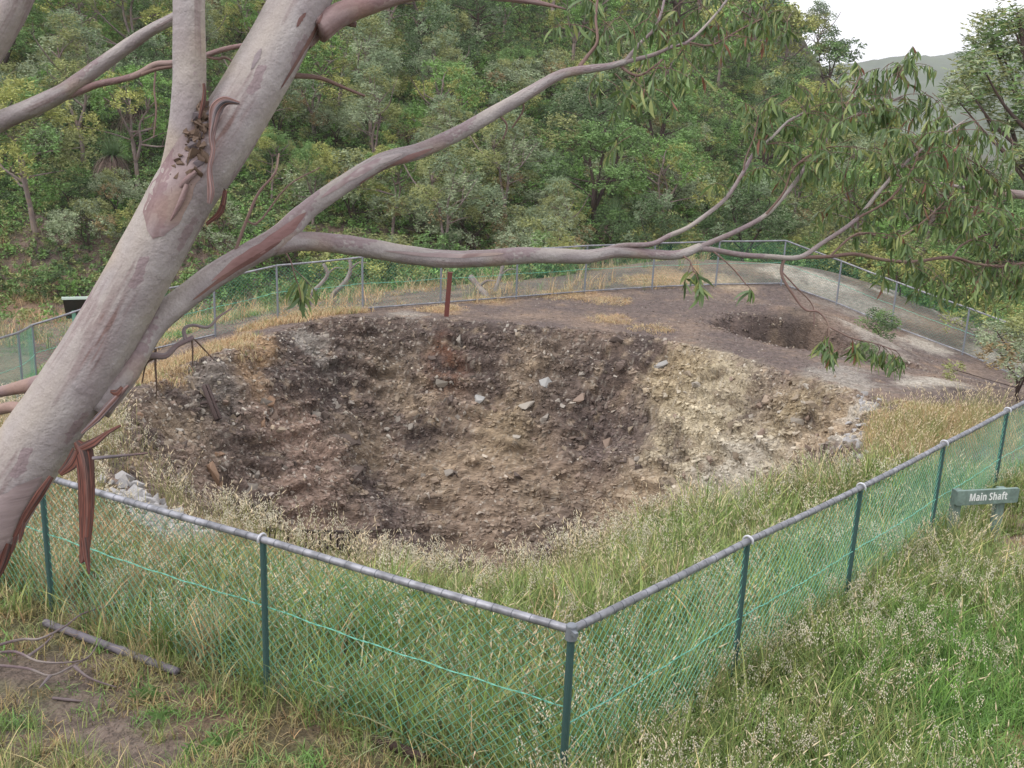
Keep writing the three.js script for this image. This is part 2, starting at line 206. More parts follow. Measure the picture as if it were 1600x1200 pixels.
{
  const line = (a, b, s) => { const o = [], n = Math.round((b - a) / s); for (let i = 0; i < n; i++) o.push(a + (b - a) * i / n); return o; };
  const grow = (from, to, s, k) => { const o = []; let x = from; while (Math.abs(x) < Math.abs(to)) { x += s * Math.sign(to); s *= k; o.push(x); } return o; };
  const xs = [...grow(-18, -1600, .5, 1.13).reverse(), ...line(-18, -8.6, .16), ...line(-8.6, 8, .043), ...line(8, 18, .16), 18, ...grow(18, 1600, .5, 1.13)];
  const zs = [...grow(-44, -1900, .5, 1.1).reverse(), ...line(-44, -26.4, .2), ...line(-26.4, -12.4, .045), ...line(-12.4, 4, .13), 4, ...grow(4, 200, .8, 1.35)];
  const nx = xs.length, nzz = zs.length, pos = new Float32Array(nx * nzz * 3), col = new Float32Array(nx * nzz * 3), uv = new Float32Array(nx * nzz * 2), idx = [];
  for (let j = 0, k = 0; j < nzz; j++) for (let i = 0; i < nx; i++, k++) { const x = xs[i], z = zs[j], y = land(x, z); pos[k * 3] = x; pos[k * 3 + 1] = y; pos[k * 3 + 2] = z; const ys = x > -9 && x < 12 && z < -10 && z > -30 ? land(x, z, false) : y; uv[k * 2] = (x + ys * clamp(x / 4, -1, 1)) / 1.7; uv[k * 2 + 1] = (z - ys) / 1.7; }
  for (let j = 0, k = 0; j < nzz; j++) for (let i = 0; i < nx; i++, k++) { const x = pos[k * 3], y = pos[k * 3 + 1], z = pos[k * 3 + 2], sd = x > -9 && x < 9 && z < -10 && z > -27 ? rimDist(x, z) : -9, c = soil(x, y, z, 0, sd); col[k * 3] = c.r; col[k * 3 + 1] = c.g; col[k * 3 + 2] = c.b; if (i < nx - 1 && j < nzz - 1) idx.push(k, k + nx, k + 1, k + 1, k + nx, k + nx + 1); }
  const g = new THREE.BufferGeometry(); g.setAttribute('position', new THREE.BufferAttribute(pos, 3)); g.setAttribute('color', new THREE.BufferAttribute(col, 3)); g.setAttribute('uv', new THREE.BufferAttribute(uv, 2)); g.setIndex(idx); g.computeVertexNormals();
  const nn = g.attributes.normal; for (let k = 0; k < nx * nzz; k++) { const r = relief(pos[k * 3], pos[k * 3 + 1], pos[k * 3 + 2]); if (r) { pos[k * 3] += nn.getX(k) * r; pos[k * 3 + 1] += nn.getY(k) * r; pos[k * 3 + 2] += nn.getZ(k) * r; } }
  g.computeVertexNormals();
  console.log('ground', nx, nzz, idx.length / 3);
  structure('ground', g, groundMat, 'brown stony ground with the open mine pit');
}
{ // far range across the valley
  const T = new Tri(), na = 240, nr = 60, green = lin(78, 88, 62), dk = lin(60, 70, 50);
  for (let j = 0; j <= nr; j++) for (let i = 0; i <= na; i++) {
    const az = lerp(-.75, .95, i / na), r = lerp(700, 2100, j / nr), x = Math.sin(az) * r, z = -Math.cos(az) * r, t = j / nr;
    const crest = 84 + 80 * sst(.22, .75, az) + 50 * sst(.2, -.5, az) + 14 * fbm(az * 5, 2, 1, 3), shape = Math.pow(Math.sin(Math.PI * clamp(t * .92 + .03)), .9);
    const y = -90 + (crest + 90) * shape * (1 + .12 * fbm(x * .008, z * .008, 6, 3)) + 3.2 * Math.abs(nz.noise(x * .09, 1, z * .09)) + 2 * nz.noise(x * .21, 4, z * .21);
    T.v(x, y, z, dk.clone().lerp(green, clamp(.5 + nz.noise(x * .12, 3, z * .12) + fbm(x * .02, 1, z * .02, 2))));
  }
  for (let j = 0; j < nr; j++) for (let i = 0; i < na; i++) { const k = j * (na + 1) + i; T.f(k, k + 1, k + na + 1); T.f(k + 1, k + na + 2, k + na + 1); }
  structure('hills', T.geo(), new THREE.MeshStandardMaterial({ vertexColors: true, roughness: 1 }), 'hazy wooded range across the valley');
}
console.log('terrain ready');
// ---------------------------------------------------------------- fences
const galv = new THREE.MeshStandardMaterial({ color: lin(160, 160, 168), roughness: .5, metalness: .35, map: tex(128, (u, v) => { const n = .86 + .14 * tnoise(u, v, 12, 3) + .08 * tnoise(u, v, 40, 8); return [n, n, n]; }, true) });
const postGreen = new THREE.MeshStandardMaterial({ color: lin(60, 88, 88), roughness: .55 });
const wireGreen = new THREE.MeshStandardMaterial({ color: lin(104, 172, 148), roughness: .45 });
const wireFar = new THREE.MeshStandardMaterial({ color: lin(72, 150, 122), roughness: .45 });
const strandGreen = new THREE.MeshStandardMaterial({ color: lin(112, 184, 164), roughness: .45 });
const tieDark = new THREE.MeshStandardMaterial({ color: lin(88, 94, 104), roughness: .6 });
const oldPipe = new THREE.MeshStandardMaterial({ color: lin(112, 106, 114), roughness: .75, metalness: .2 });
const postGrey = new THREE.MeshStandardMaterial({ color: lin(128, 132, 140), roughness: .6, metalness: .25 });
const capMat = new THREE.MeshStandardMaterial({ color: lin(196, 196, 204), roughness: .45, metalness: .3 });
function prism(a, b, r, sides, T) { // thin straight bar
  const d = b.clone().sub(a).normalize(), n = Math.abs(d.y) < .95 ? V(0, 1, 0) : V(1, 0, 0); n.cross(d).normalize(); const m = d.clone().cross(n), k = T.p.length / 3;
  for (const e of [a, b]) for (let i = 0; i < sides; i++) { const t = i / sides * 6.2832; T.v(e.x + r * (n.x * Math.cos(t) + m.x * Math.sin(t)), e.y + r * (n.y * Math.cos(t) + m.y * Math.sin(t)), e.z + r * (n.z * Math.cos(t) + m.z * Math.sin(t)), white); }
  for (let i = 0; i < sides; i++) { const j = (i + 1) % sides; T.f(k + i, k + j, k + sides + i); T.f(k + j, k + sides + j, k + sides + i); }
}
function netting(A, B, ha, hb, sag, R, thick) { // woven diamonds between two post tops, hanging ha / hb metres
  const T = new Tri(), L = Math.hypot(B.x - A.x, B.z - A.z), w = .048, n = Math.floor(L / w), rows = Math.round((ha + hb) / 2 / w), dir = V(B.x - A.x, 0, B.z - A.z).normalize(), nor = V(-dir.z, 0, dir.x), ph = R() * 6;
  const pt = (s, k) => { const u = clamp(s / L), top = lerp(A.y, B.y, u), h = lerp(ha, hb, u), bulge = sag * Math.sin(u * 3.14) * Math.sin(k / rows * 3.1 + .3) + .006 * Math.sin(s * 5 + ph); return V(A.x + dir.x * s + nor.x * bulge, top - .03 - h * k / rows * .985, A.z + dir.z * s + nor.z * bulge); };
  for (let i = 0; i < n; i++) for (let k = 0; k < rows; k++) { const p = (k + i) % 2; prism(pt((i + (p ? 1 : 0)) * w, k), pt((i + (p ? 0 : 1)) * w, k + 1), thick, 3, T); }
  return T.geo();
}
function fence(label, tops, opt) { // tops: post heads; each [Vector3, lean]
  const R = rng(opt.seed), base = V(tops[0].x, land(tops[0].x, tops[0].z, false), tops[0].z), g = group('chain_link_fence', base), loc = (v) => v.clone().sub(base);
  const hs = tops.map((t) => t.y - land(t.x, t.z, false));
  tops.forEach((t, i) => {
    if (opt.skipFirst && i === 0) return;
    const foot = V(t.x + (opt.lean ? (R() - .5) * opt.lean : 0), t.y - hs[i] - .25, t.z + (opt.lean ? (R() - .5) * opt.lean : 0));
    mesh('post', tube([loc(foot), loc(V(t.x, t.y + (opt.caps && i ? -.03 : .02), t.z))], [.028, .028], 12, 1), opt.post, g);
    if (opt.caps && !(opt.corner === i)) { // bent clip over the rail
      const d = tops[Math.min(i + 1, tops.length - 1)].clone().sub(tops[Math.max(0, i - 1)]).normalize(), s = V(-d.z, 0, d.x), q = [];
      for (let k = 0; k <= 8; k++) { const a = -.3 + k / 8 * 3.75; q.push(loc(t).addScaledVector(s, Math.cos(a) * .046).add(V(0, Math.sin(a) * .046, 0)).addScaledVector(d, .012)); }
      mesh('rail_clip', tube(q, q.map(() => .011), 6, 2), capMat, g);
    }
    if (opt.corner === i) mesh('corner_cap', mergeGeometries([new THREE.CylinderGeometry(.04, .044, .1, 14).translate(...loc(t).add(V(0, -.02, 0)).toArray()), new THREE.SphereGeometry(.04, 14, 6, 0, 6.3, 0, 1.5).scale(1, .5, 1).translate(...loc(t).add(V(0, .03, 0)).toArray()), new THREE.BoxGeometry(.03, .03, .13).rotateY(.5).translate(...loc(t).add(V(0, .0, .02)).toArray())]), opt.capmat || postGrey, g);
  });
  for (let i = 0; i < tops.length - 1; i++) {
    const a = tops[i], b = tops[i + 1], m1 = a.clone().lerp(b, .5); m1.y -= .008;
    mesh('top_rail', tube([loc(a), loc(m1), loc(b)], [opt.rail, opt.rail, opt.rail], 12, 4), galv, g);
    mesh('wire_netting', netting(loc(a), loc(b), hs[i] - .05, hs[i + 1] - .05, opt.sag || .02, R, opt.fine ? .0024 : .0029), opt.fine ? wireFar : wireGreen, g);
    const strand = []; const f = opt.strand || .5, d = b.clone().sub(a).setY(0).normalize(), nn = V(-d.z, 0, d.x), T = new Tri();
    for (let k = 0; k <= 36; k++) { const u = k / 36, p = loc(a.clone().lerp(b, u)); p.y -= lerp(hs[i], hs[i + 1], u) * f + .022 * Math.sin(u * 3.14) + .005 * Math.sin(u * 40); p.addScaledVector(nn, .012); strand.push(p); }
    for (let k = 0; k < 36; k++) for (const s of [-1, 1]) { const tw = (q, j) => q.clone().add(V(0, .004 * Math.sin(j * 2.1) * s, 0)).addScaledVector(nn, .004 * Math.cos(j * 2.1) * s); prism(tw(strand[k], k), tw(strand[k + 1], k + 1), opt.fine ? .0042 : .0036, 4, T); }
    mesh('support_wire', T.geo(), strandGreen, g);
    if (opt.ties) { const L = a.distanceTo(b), n = Math.round(L / .145), q = new Tri(); const dd = b.clone().sub(a).normalize(), up = nn.clone().cross(dd).normalize(); for (let k = 1; k < n; k++) { const c = loc(a.clone().lerp(b, (k + (R() - .5) * .3) / n)); c.y -= .008 * Math.sin(k / n * 3.14); for (let s = 0; s < 10; s++) { const e = (t) => c.clone().addScaledVector(nn, Math.cos(t) * (opt.rail + .002)).addScaledVector(up, Math.sin(t) * (opt.rail + .002)).addScaledVector(dd, .004 * t); prism(e(s * .6283), e(s * .6283 + .6283), .002, 3, q); } } mesh('wire_ties', q.geo(), tieDark, g).userData.kind = 'stuff'; }
    if (opt.bottom && opt.bottom(i)) { const y = (p, h) => loc(V(p.x, p.y - h + .07, p.z)); mesh('bottom_rail', tube([y(a, hs[i]), y(b, hs[i + 1])], [.024, .024], 10, 2), galv, g); }
  }
  return tag(g, label, 'fence', 'chain link fencing round the pit');
}
const heads = (list) => list.map(([x, y, d]) => P(x, y, d));
fence('green chain link fence in the left foreground with grey top rail meeting the corner post', heads([[893, 984, 6.85], [411, 843, 8.19], [64, 743, 9.52], [-210, 664, 10.85]]), { seed: 11, post: postGreen, rail: .031, caps: true, corner: 0, ties: true, strand: .42, sag: .03 });
fence('green chain link fence in the right foreground running away from the corner post', heads([[893, 984, 6.85], [1168, 846, 8.75], [1345, 762, 10.64], [1475, 694, 12.54], [1574, 642, 14.44], [1657, 599, 16.3]]), { seed: 12, post: postGreen, rail: .031, caps: true, skipFirst: true, ties: true, strand: .5, sag: .02 });
const leftHeads = heads([[-60, 545, 18.6], [28, 520, 22], [50, 508, 24]]);
fence('short green chain link fence return behind the leaning trunk at the left edge', leftHeads, { seed: 13, post: postGrey, rail: .026, fine: true });
fence('long grey railed chain link fence along the far side of the pit', heads([[50, 508, 24], [135, 481, 24.4], [235, 456, 24.7], [334, 436, 25], [432, 415, 25.5], [566, 402, 26], [690, 396, 27], [809, 390, 28.2], [918, 384, 29.3], [1024, 380, 30.4], [1125, 377, 31.3], [1228, 376, 32]]), { seed: 14, post: postGrey, rail: .026, fine: true, skipFirst: true, bottom: (i) => i !== 3 && i !== 4, lean: .05, strand: .48 });
fence('chain link fence descending right from the far corner below the pale spoil heap', heads([[1228, 376, 32], [1315, 408, 31.5], [1402, 441, 30.5], [1515, 482, 29], [1625, 522, 27]]), { seed: 15, post: postGrey, rail: .026, fine: true, skipFirst: true, bottom: () => true });
{ const a = P(70, 966, 9.5), b = P(278, 1050, 8.75); for (const p of [a, b]) p.y = land(p.x, p.z) + .05; const g = group('loose_pipe', a), m = a.clone().lerp(b, .5); m.y = Math.max(m.y, land(m.x, m.z) + .04); mesh('pipe', tube([V(0, 0, 0), m.clone().sub(a), b.clone().sub(a)], [.036, .036, .036], 12, 4), oldPipe, g); mesh('joint_collar', tube([b.clone().sub(a).multiplyScalar(.58), b.clone().sub(a).multiplyScalar(.63)], [.043, .043], 12, 1), oldPipe, g); tag(g, 'grey steel pipe lying on the ground below the left foreground fence', 'pipe'); }
console.log('fences ready');

// ---------------------------------------------------------------- signs and posts
const signGreen = new THREE.MeshStandardMaterial({ color: lin(128, 148, 142), roughness: .7, map: tex(128, (u, v) => { const n = .9 + .1 * tnoise(u, v, 8, 2) + .08 * tnoise(u, v, 40, 5); return [n, n, n]; }, true) });
{
  const font = await new FontLoader().loadAsync('fonts/droid/droid_sans_bold.typeface.json');
  const L = onLand(1486, 857), Rr = onLand(1554, 850), g = group('trail_sign', L), d = Rr.clone().sub(L), w = Math.hypot(d.x, d.z), yaw = Math.atan2(-d.z, d.x);
  const hL = 0.78, hR = .76;
  const ev = (x, y, z) => V(x, y, z);
  const in_ = new THREE.Group(); // local frame: x along the board
  const M = new THREE.Matrix4().makeRotationY(yaw), put = (geo) => geo.applyMatrix4(M);
  const post = (x, y0, h) => { const s = new THREE.Shape(); s.moveTo(-.05, -.035); s.lineTo(.05, -.035); s.lineTo(.05, .035); s.lineTo(-.05, .035); s.closePath(); return new THREE.ExtrudeGeometry(s, { depth: h, bevelEnabled: true, bevelSize: .006, bevelThickness: .006, bevelSegments: 2 }).rotateX(-Math.PI / 2).translate(x, y0, -.048); };
  const dy = d.y;
  mesh('post', put(post(0, -.3, hL + .3)), signGreen, g); mesh('post', put(post(w, dy - .3, hR - dy + .3 + dy * 1)), signGreen, g);
  const tilt = (hR - hL + (0)) / w, bl = w + .26, bs = new THREE.Shape(), r = .018, hh = .19; bs.moveTo(-bl / 2 + r, -hh / 2); bs.lineTo(bl / 2 - r, -hh / 2); bs.quadraticCurveTo(bl / 2, -hh / 2, bl / 2, -hh / 2 + r); bs.lineTo(bl / 2, hh / 2 - r); bs.quadraticCurveTo(bl / 2, hh / 2, bl / 2 - r, hh / 2); bs.lineTo(-bl / 2 + r, hh / 2); bs.quadraticCurveTo(-bl / 2, hh / 2, -bl / 2, hh / 2 - r); bs.lineTo(-bl / 2, -hh / 2 + r); bs.quadraticCurveTo(-bl / 2, -hh / 2, -bl / 2 + r, -hh / 2);
  const bm = new THREE.Matrix4().makeTranslation(w / 2 + .07, hL - .085, 0).multiply(new THREE.Matrix4().makeRotationZ(0));
  const board = mesh('board', put(new THREE.ExtrudeGeometry(bs, { depth: .036, bevelEnabled: true, bevelSize: .005, bevelThickness: .005, bevelSegments: 2 }).applyMatrix4(bm)), signGreen, g);
  const tg = new TextGeometry('Main Shaft', { font, size: .1, depth: .004, curveSegments: 4 }); tg.computeBoundingBox(); const tw = tg.boundingBox.max.x; tg.scale(.62 * bl / tw > 1.15 ? 1.15 : .62 * bl / tw, 1, 1); tg.computeBoundingBox(); tg.translate(-tg.boundingBox.max.x / 2 + .0, -.043, .0415);
  mesh('lettering', put(tg.applyMatrix4(bm)), new THREE.MeshStandardMaterial({ color: lin(228, 228, 230), roughness: .6 }), board);
  tag(g, 'low green timber sign reading Main Shaft beside the right foreground fence', 'sign');
}
{ // sloping display panel beyond the fence on the left
  const o = P(132, 478, 29), gy = land(o.x, o.z, false), g = group('display_panel', V(o.x, gy, o.z)), h = o.y - gy;
  const a = .35; mesh('panel', new THREE.BoxGeometry(1.7, .05, 1.0).rotateX(-.75).rotateY(a).translate(.35, h - .05, 0), new THREE.MeshStandardMaterial({ color: lin(52, 50, 46), roughness: .5 }), g);
  mesh('panel_edge', new THREE.BoxGeometry(1.76, .07, .07).translate(0, .37, .38).rotateY(a).translate(.35, h - .05, 0), new THREE.MeshStandardMaterial({ color: lin(196, 214, 204), roughness: .5 }), g);
  for (const s of [-.62, .62]) mesh('leg', new THREE.BoxGeometry(.1, h + .2, .1).translate(s, 0, 0).rotateY(a).translate(.35, (h - .2) / 2 - .1, 0), new THREE.MeshStandardMaterial({ color: lin(110, 160, 140), roughness: .6 }), g);
  tag(g, 'dark sloping display panel on green legs behind the leaning trunk', 'display panel');
}
{ const t = P(703, 426, 25.4), b = V(t.x - .06, land(t.x, t.z) - .2, t.z + .02), g = group('marker_post', V(b.x, b.y + .2, b.z)); const lv = (v) => v.clone().sub(g.position), rust = new THREE.MeshStandardMaterial({ color: lin(98, 52, 46), roughness: .85 });
  const s = new THREE.Shape(); for (const [i, [x, y]] of [[-.06, -.05], [.06, -.05], [.06, -.03], [.01, -.03], [.01, .05], [-.01, .05], [-.01, -.03], [-.06, -.03]].entries()) i ? s.lineTo(x, y) : s.moveTo(x, y); s.closePath();
  const H = t.y - b.y, geo = new THREE.ExtrudeGeometry(s, { depth: H, bevelEnabled: false }).rotateX(-Math.PI / 2); geo.translate(0, -.2, 0); mesh('shaft', geo, rust, g); mesh('end_plate', new THREE.BoxGeometry(.13, .016, .11).translate(0, H - .19, 0), rust, g); g.rotation.z = -.06; tag(g, 'rust red steel post standing just inside the far fence', 'post'); }
{ // rusty beam leaning on the left wall of the pit
  const a = onLand(322, 632), b = onLand(342, 684), up = V(0, .12, .06), g = group('rusty_beam', b); const q = [b.clone().add(up), a.clone().lerp(b, .5).add(V(0, .2, .1)), a.clone().add(V(0, .22, .08))].map((v) => v.sub(b));
  const steel = new THREE.MeshStandardMaterial({ color: lin(66, 52, 50), roughness: .85 }); mesh('web', tube(q, [.06, .06, .055], 6, 3, { rough: .25 }), steel, g); mesh('flange', tube(q.map((v) => v.clone().add(V(.07, .03, 0))), [.035, .035, .03], 5, 3, { rough: .3 }), steel, g); mesh('bracket', tube([q[1].clone().add(V(-.2, -.05, 0)), q[1].clone().add(V(.16, .03, .02))], [.03, .025], 5, 2), steel, g); tag(g, 'dark rusty steel beam lying on the left slope of the pit', 'beam'); }
{ // iron grate over the drive mouth at the pit bottom
  const c = onLand(496, 862), g = group('iron_grate', V(c.x, c.y + .02, c.z + .3)); g.scale.setScalar(.8); const iron = new THREE.MeshStandardMaterial({ color: lin(52, 42, 40), roughness: .9 }), R = rng(5);
  for (const y of [.2, .48]) mesh('frame_bar', tube([V(-.75, y, 0), V(.75, y + .02, 0)], [.03, .03], 8, 1), iron, g);
  for (let i = 0; i < 15; i++) { const x = -.7 + i * .1; mesh('bar', tube([V(x, -.35, .0), V(x + (R() - .5) * .03, .5 + R() * .05, .02)], [.015, .015], 6, 1), iron, g); }
  tag(g, 'dark rusted iron grate at the bottom left of the pit behind seeding grass', 'grate'); }

// ---------------------------------------------------------------- stones
function stoneGeo(seed, flat) { const R = rng(seed), pts = []; for (let i = 0; i < 13; i++) { const v = V(R() * 2 - 1, R() * 2 - 1, R() * 2 - 1); v.multiplyScalar(1 / Math.max(Math.abs(v.x), Math.abs(v.y), Math.abs(v.z)) * (.8 + .2 * R())); pts.push(v.multiply(V(.8, flat, .62))); } const g = new ConvexGeometry(pts); g.deleteAttribute('uv'); return g; }
const stoneMat = new THREE.MeshStandardMaterial({ color: 0xffffff, roughness: .92 });
const stones = [0, 1, 2, 3].map((i) => stoneGeo(50 + i, [.6, .72, .45, .66][i]));
const stoneCols = [cDark, cBrown, cTan, cGrey, cPurple, lin(134, 118, 106), cPale, lin(120, 104, 96), cCream];
function landNormal(x, z) { const e = .12; return V(land(x - e, z, false) - land(x + e, z, false), 2 * e, land(x, z - e, false) - land(x, z + e, false)).normalize(); }
function poseStone(x, z, s, R, sink = .2) { const n = landNormal(x, z), q = new THREE.Quaternion().setFromUnitVectors(V(0, 1, 0), n.lerp(V(0, 1, 0), .3).normalize()).multiply(new THREE.Quaternion().setFromEuler(new THREE.Euler((R() - .5) * .9, R() * 6.28, (R() - .5) * .9))); return new THREE.Matrix4().compose(surface(x, z).add(V(0, s * sink, 0)), q, V(s * (.8 + R() * .5), s * (.8 + R() * .5), s * (.8 + R() * .5))); }
{
  const R = rng(77), lists = [[], [], [], []];
  for (let i = 0; i < 120000; i++) {
    const x = lerp(-8.2, 12.5, R()), z = lerp(-31, -11.5, R()), sd = x < 9 && z > -27 ? rimDist(x, z) : -9;
    let keep = 0; if (sd > -.1) keep = z > -14 ? .25 : .95; else if (z < -20) keep = holeT(x, z) < 1.15 ? .95 : .4; else keep = 0;
    const left = x < -2.5 && sd > 0 ? 1 : 0; if (keep > .5 && fbm(x * .7, z * .7, 31, 2) < -.12 && !left) keep *= .35;
    if (R() > keep) continue;
    const chunk = sd > -.1 && R() < .45, s = chunk ? .03 + .055 * R() * R() : (.012 + .04 * Math.pow(R(), 3)) * (left ? 1.25 : 1) * (sd > -.1 || holeT(x, z) < 1.15 ? 1 : .55), c = soil(x, land(x, z, false), z, 0, sd), k = stoneCols[Math.floor(R() * stoneCols.length)];
    if (chunk) c.lerp(k, .12 * R()).multiplyScalar(.86 + .28 * R()); else { c.lerp(k, .1 + .3 * R() + .12 * left).multiplyScalar(.8 + .4 * R()); if (R() < .03 + .05 * left) c.lerp(cPale, .55); }
    lists[i & 3].push({ m: poseStone(x, z, s, R, chunk ? .02 : .15), c });
  }
  lists.forEach((l, i) => { const o = instanced('rubble', stones[i], stoneMat, l); tag(o, 'loose broken rubble strewn over the pit walls', 'rubble', 'pit rubble', 'stuff'); });
  const ledges = [[], []]; for (let i = 0; i < 26000 && ledges[0].length < 800; i++) { // flakes of bedded rock standing out of the wall
    const x = lerp(-7, 7, R()), z = lerp(-24.4, -13.5, R()), sd = rimDist(x, z); if (sd < .5) continue; const y = land(x, z, false), bed = Math.sin((y * 1.0 + x * .12 + .5 * fbm(x * .4, 1, z * .4, 2)) * 9), where = fbm(x * .35, y * .5, z * .35, 2) + (x > -1 ? .12 : -.15) + .1 * sst(-1.5, -3, y); if (bed < .35 || where < 0) continue;
    const s = .04 + .09 * R() * R(), c = soil(x, y, z, 0, sd).multiplyScalar(.85 + .3 * R()); ledges[i & 1].push({ m: new THREE.Matrix4().compose(surface(x, z), new THREE.Quaternion().setFromEuler(new THREE.Euler((R() - .3) * .9, (R() - .5) * 2, .12 + (R() - .5) * .7)), V(s * (1 + .6 * R()), s * 1.1, s * 1.1)), c }); }
  ledges.forEach((l, i) => tag(instanced('bedded_rock', stones[i * 2], stoneMat, l), 'bedded flakes of rock standing out of the pit wall', 'rock', 'bedded rock', 'stuff'));
  console.log('rubble', lists.map((l) => l.length).join());
}
{ // stones big enough to pick out
  const toldRocks = [], R = rng(91), mats = [lin(136, 128, 120), lin(160, 152, 142), cBrown, lin(92, 80, 74), lin(138, 124, 108), lin(150, 148, 146), lin(134, 108, 88)].map((c) => new THREE.MeshStandardMaterial({ color: c, roughness: .92, bumpMap: grainBump, bumpScale: .01 }));
  function rock(px, py, s, k, label, grp, geo = stones[Math.floor(R() * 4)], stretch) { const p = onLand(px, py), m = mesh('rock', geo, mats[k]); poseStone(p.x, p.z, s, R, stretch ? -.05 : .05).decompose(m.position, m.quaternion, m.scale); if (stretch) m.scale.multiply(stretch); if (grp) toldRocks.push([m, ['grey', 'white', 'brown', 'dark', 'tan', 'pale blue-grey', 'orange-brown'][k] + ' ' + label]); return tag(m, label, 'rock', grp); }
  for (const [x, y, s, k, l, st] of [[750, 633, .3, 5, 'pale blue-grey slab of rock in the middle of the pit wall', V(.6, 1.2, 1.1)], [950, 682, .3, 2, 'large rounded brown boulder jutting from the centre right pit wall', V(.9, 1.3, .9)], [1036, 562, .22, 5, 'long pale slab below the upper right rim of the pit', V(1.2, .6, .6)], [852, 606, .22, 5, 'blue-grey block right of the pale slab in the pit wall', null], [826, 634, .2, 1, 'elongated white stone beside the blue-grey block', V(1.4, .7, .8)], [905, 618, .22, 2, 'rounded tan cobble on the upper centre pit wall', null], [808, 690, .17, 1, 'cream stone among yellow rubble at mid wall', null], [560, 750, .24, 3, 'dark block on the lower left of the pit wall', null], [545, 695, .26, 3, 'dark ledge stone above the pale patch at lower left wall', V(1.5, .6, .8)], [335, 745, .22, 6, 'orange-brown flat stone on the left slope', V(1.3, .6, 1)], [690, 605, .2, 1, 'small white slab near the middle of the upper pit wall', V(1, .7, .8)], [480, 540, .24, 0, 'grey block at the top left of the pit wall', null]]) rock(x, y, s, k, l, null, undefined, st);
  for (const [x, y] of [[590, 664], [604, 671], [618, 660], [630, 668], [642, 674], [650, 662], [607, 680], [700, 664], [716, 667], [724, 661], [681, 672], [694, 640]]) rock(x + R() * 4, y, .075 + R() * .06, R() < .6 ? 0 : 1, 'cobble', 'pale cobbles in a band across the pit wall');
  for (let i = 0; i < 70; i++) { const x = 190 + R() * 250, y = 590 + R() * 240; if (y < 560 + (330 - x) * .3 || y > 700 + (x - 150) * .5) continue; rock(x, y, .07 + R() * .09, [0, 4, 2, 6, 0, 1, 3][Math.floor(R() * 7)], 'stone', 'stones on the left slope of the pit'); }
  for (let i = 0; i < 60; i++) rock(460 + R() * 560, 520 + R() * 330, .07 + R() * .08, [3, 2, 4, 3, 0][Math.floor(R() * 5)], 'stone', 'stones in the middle pit wall');
  for (let i = 0; i < 45; i++) rock(1030 + R() * 280, 575 + R() * 190, .06 + R() * .08, [4, 4, 2, 1][Math.floor(R() * 4)], 'stone', 'stones in the right pit wall');
  tell(toldRocks, (x, y) => 'on the ' + (y < 570 ? 'top ' : y < 630 ? 'upper ' : y < 700 ? 'middle ' : y < 770 ? 'lower ' : 'bottom ') + (x < 330 ? 'far left pit slope' : x < 470 ? 'left pit slope' : x < 620 ? 'pit wall left of centre' : x < 760 ? 'pit wall below the red post' : x < 900 ? 'pit wall at centre' : x < 1060 ? 'pit wall right of centre' : x < 1180 ? 'pale pit wall at right' : 'right end of the pit'));
}
{ // white rock outcrops at the near lip and right edge
  const quartz = new THREE.MeshStandardMaterial({ color: lin(158, 155, 155), roughness: .92 });
  function outcrop(list, label, seed, size = 1) { const R = rng(seed), pts = list.map(([x, y]) => onLand(x, y)), g = group('rock_outcrop', pts[0]); for (const p of pts) for (let k = 0; k < 9; k++) { const m = mesh('stone', stones[Math.floor(R() * 4)], quartz, g), x = p.x + (R() - .5) * .6, z = p.z + (R() - .5) * .6; poseStone(x, z, (.07 + R() * .1) * size, R, .05).decompose(m.position, m.quaternion, m.scale); m.position.sub(g.position); } tag(g, label, 'rock outcrop'); }
  outcrop([[190, 752], [203, 768], [218, 782], [232, 797], [250, 812], [268, 824], [288, 838], [206, 785], [225, 808], [300, 845]], 'white rock outcrop sloping down behind the left foreground rail', 3);
  outcrop([[1352, 628], [1345, 645], [1335, 665], [1328, 690], [1330, 712], [1334, 735]], 'pale upright rock edge at the right end of the pit', 4, .62);
}
console.log('stones ready');
// ---------------------------------------------------------------- the leaning gum in the foreground
const barkTex = tex(1024, (u, v) => {
  const big = tnoise(u, v, 5, 1) + .6 * tnoise(u, v, 11, 2) + .25 * tnoise(u, v, 28, 4), streak = tnoise2(u, v, 44, 4, 3) * .5 + tnoise2(u, v, 16, 2, 6) * .8 + .3 * tnoise2(u, v, 90, 12, 4), band = tnoise2(u, v, 6, 1, 2) + .5 * tnoise2(u, v, 11, 3, 9);
  const fine = tnoise(u, v, 180, 5) * .5 + tnoise(u, v, 90, 7) * .5, b = tnoise2(u, v, 9, 4, 8) + .5 * tnoise2(u, v, 22, 11, 9) + .2 * tnoise(u, v, 60, 2);
  let c = [143, 135, 136]; const m = (d, t) => { t = clamp(t); c = c.map((x, i) => lerp(x, d[i], t)); };
  m([162, 155, 154], big * .8); m([120, 106, 108], band * .6); m([150, 136, 118], -band * .45); m([134, 122, 124], -big * .7); m([126, 108, 112], sst(.78, .9, b) * .7); m([160, 144, 126], sst(.3, .8, tnoise(u, v, 4, 12)) * .5); m([116, 98, 98], sst(.35, 1, streak) * .55); m([104, 78, 72], sst(.95, 1.25, streak + .3 * band) * .6);
  if (tnoise(u, v, 70, 11) > .985) m([92, 74, 70], .7);
  return c.map((x) => (x + fine * 7) / 255);
}, true);
const barkBump = tex(512, (u, v) => { const n = .5 + .2 * tnoise2(u, v, 14, 5, 3) + .16 * tnoise(u, v, 46, 4) + .12 * tnoise(u, v, 150, 6) + .14 * tnoise2(u, v, 5, 40, 7); return [n, n, n]; });
const barkMat = new THREE.MeshStandardMaterial({ map: barkTex, bumpMap: barkBump, bumpScale: .007, roughness: .82 });
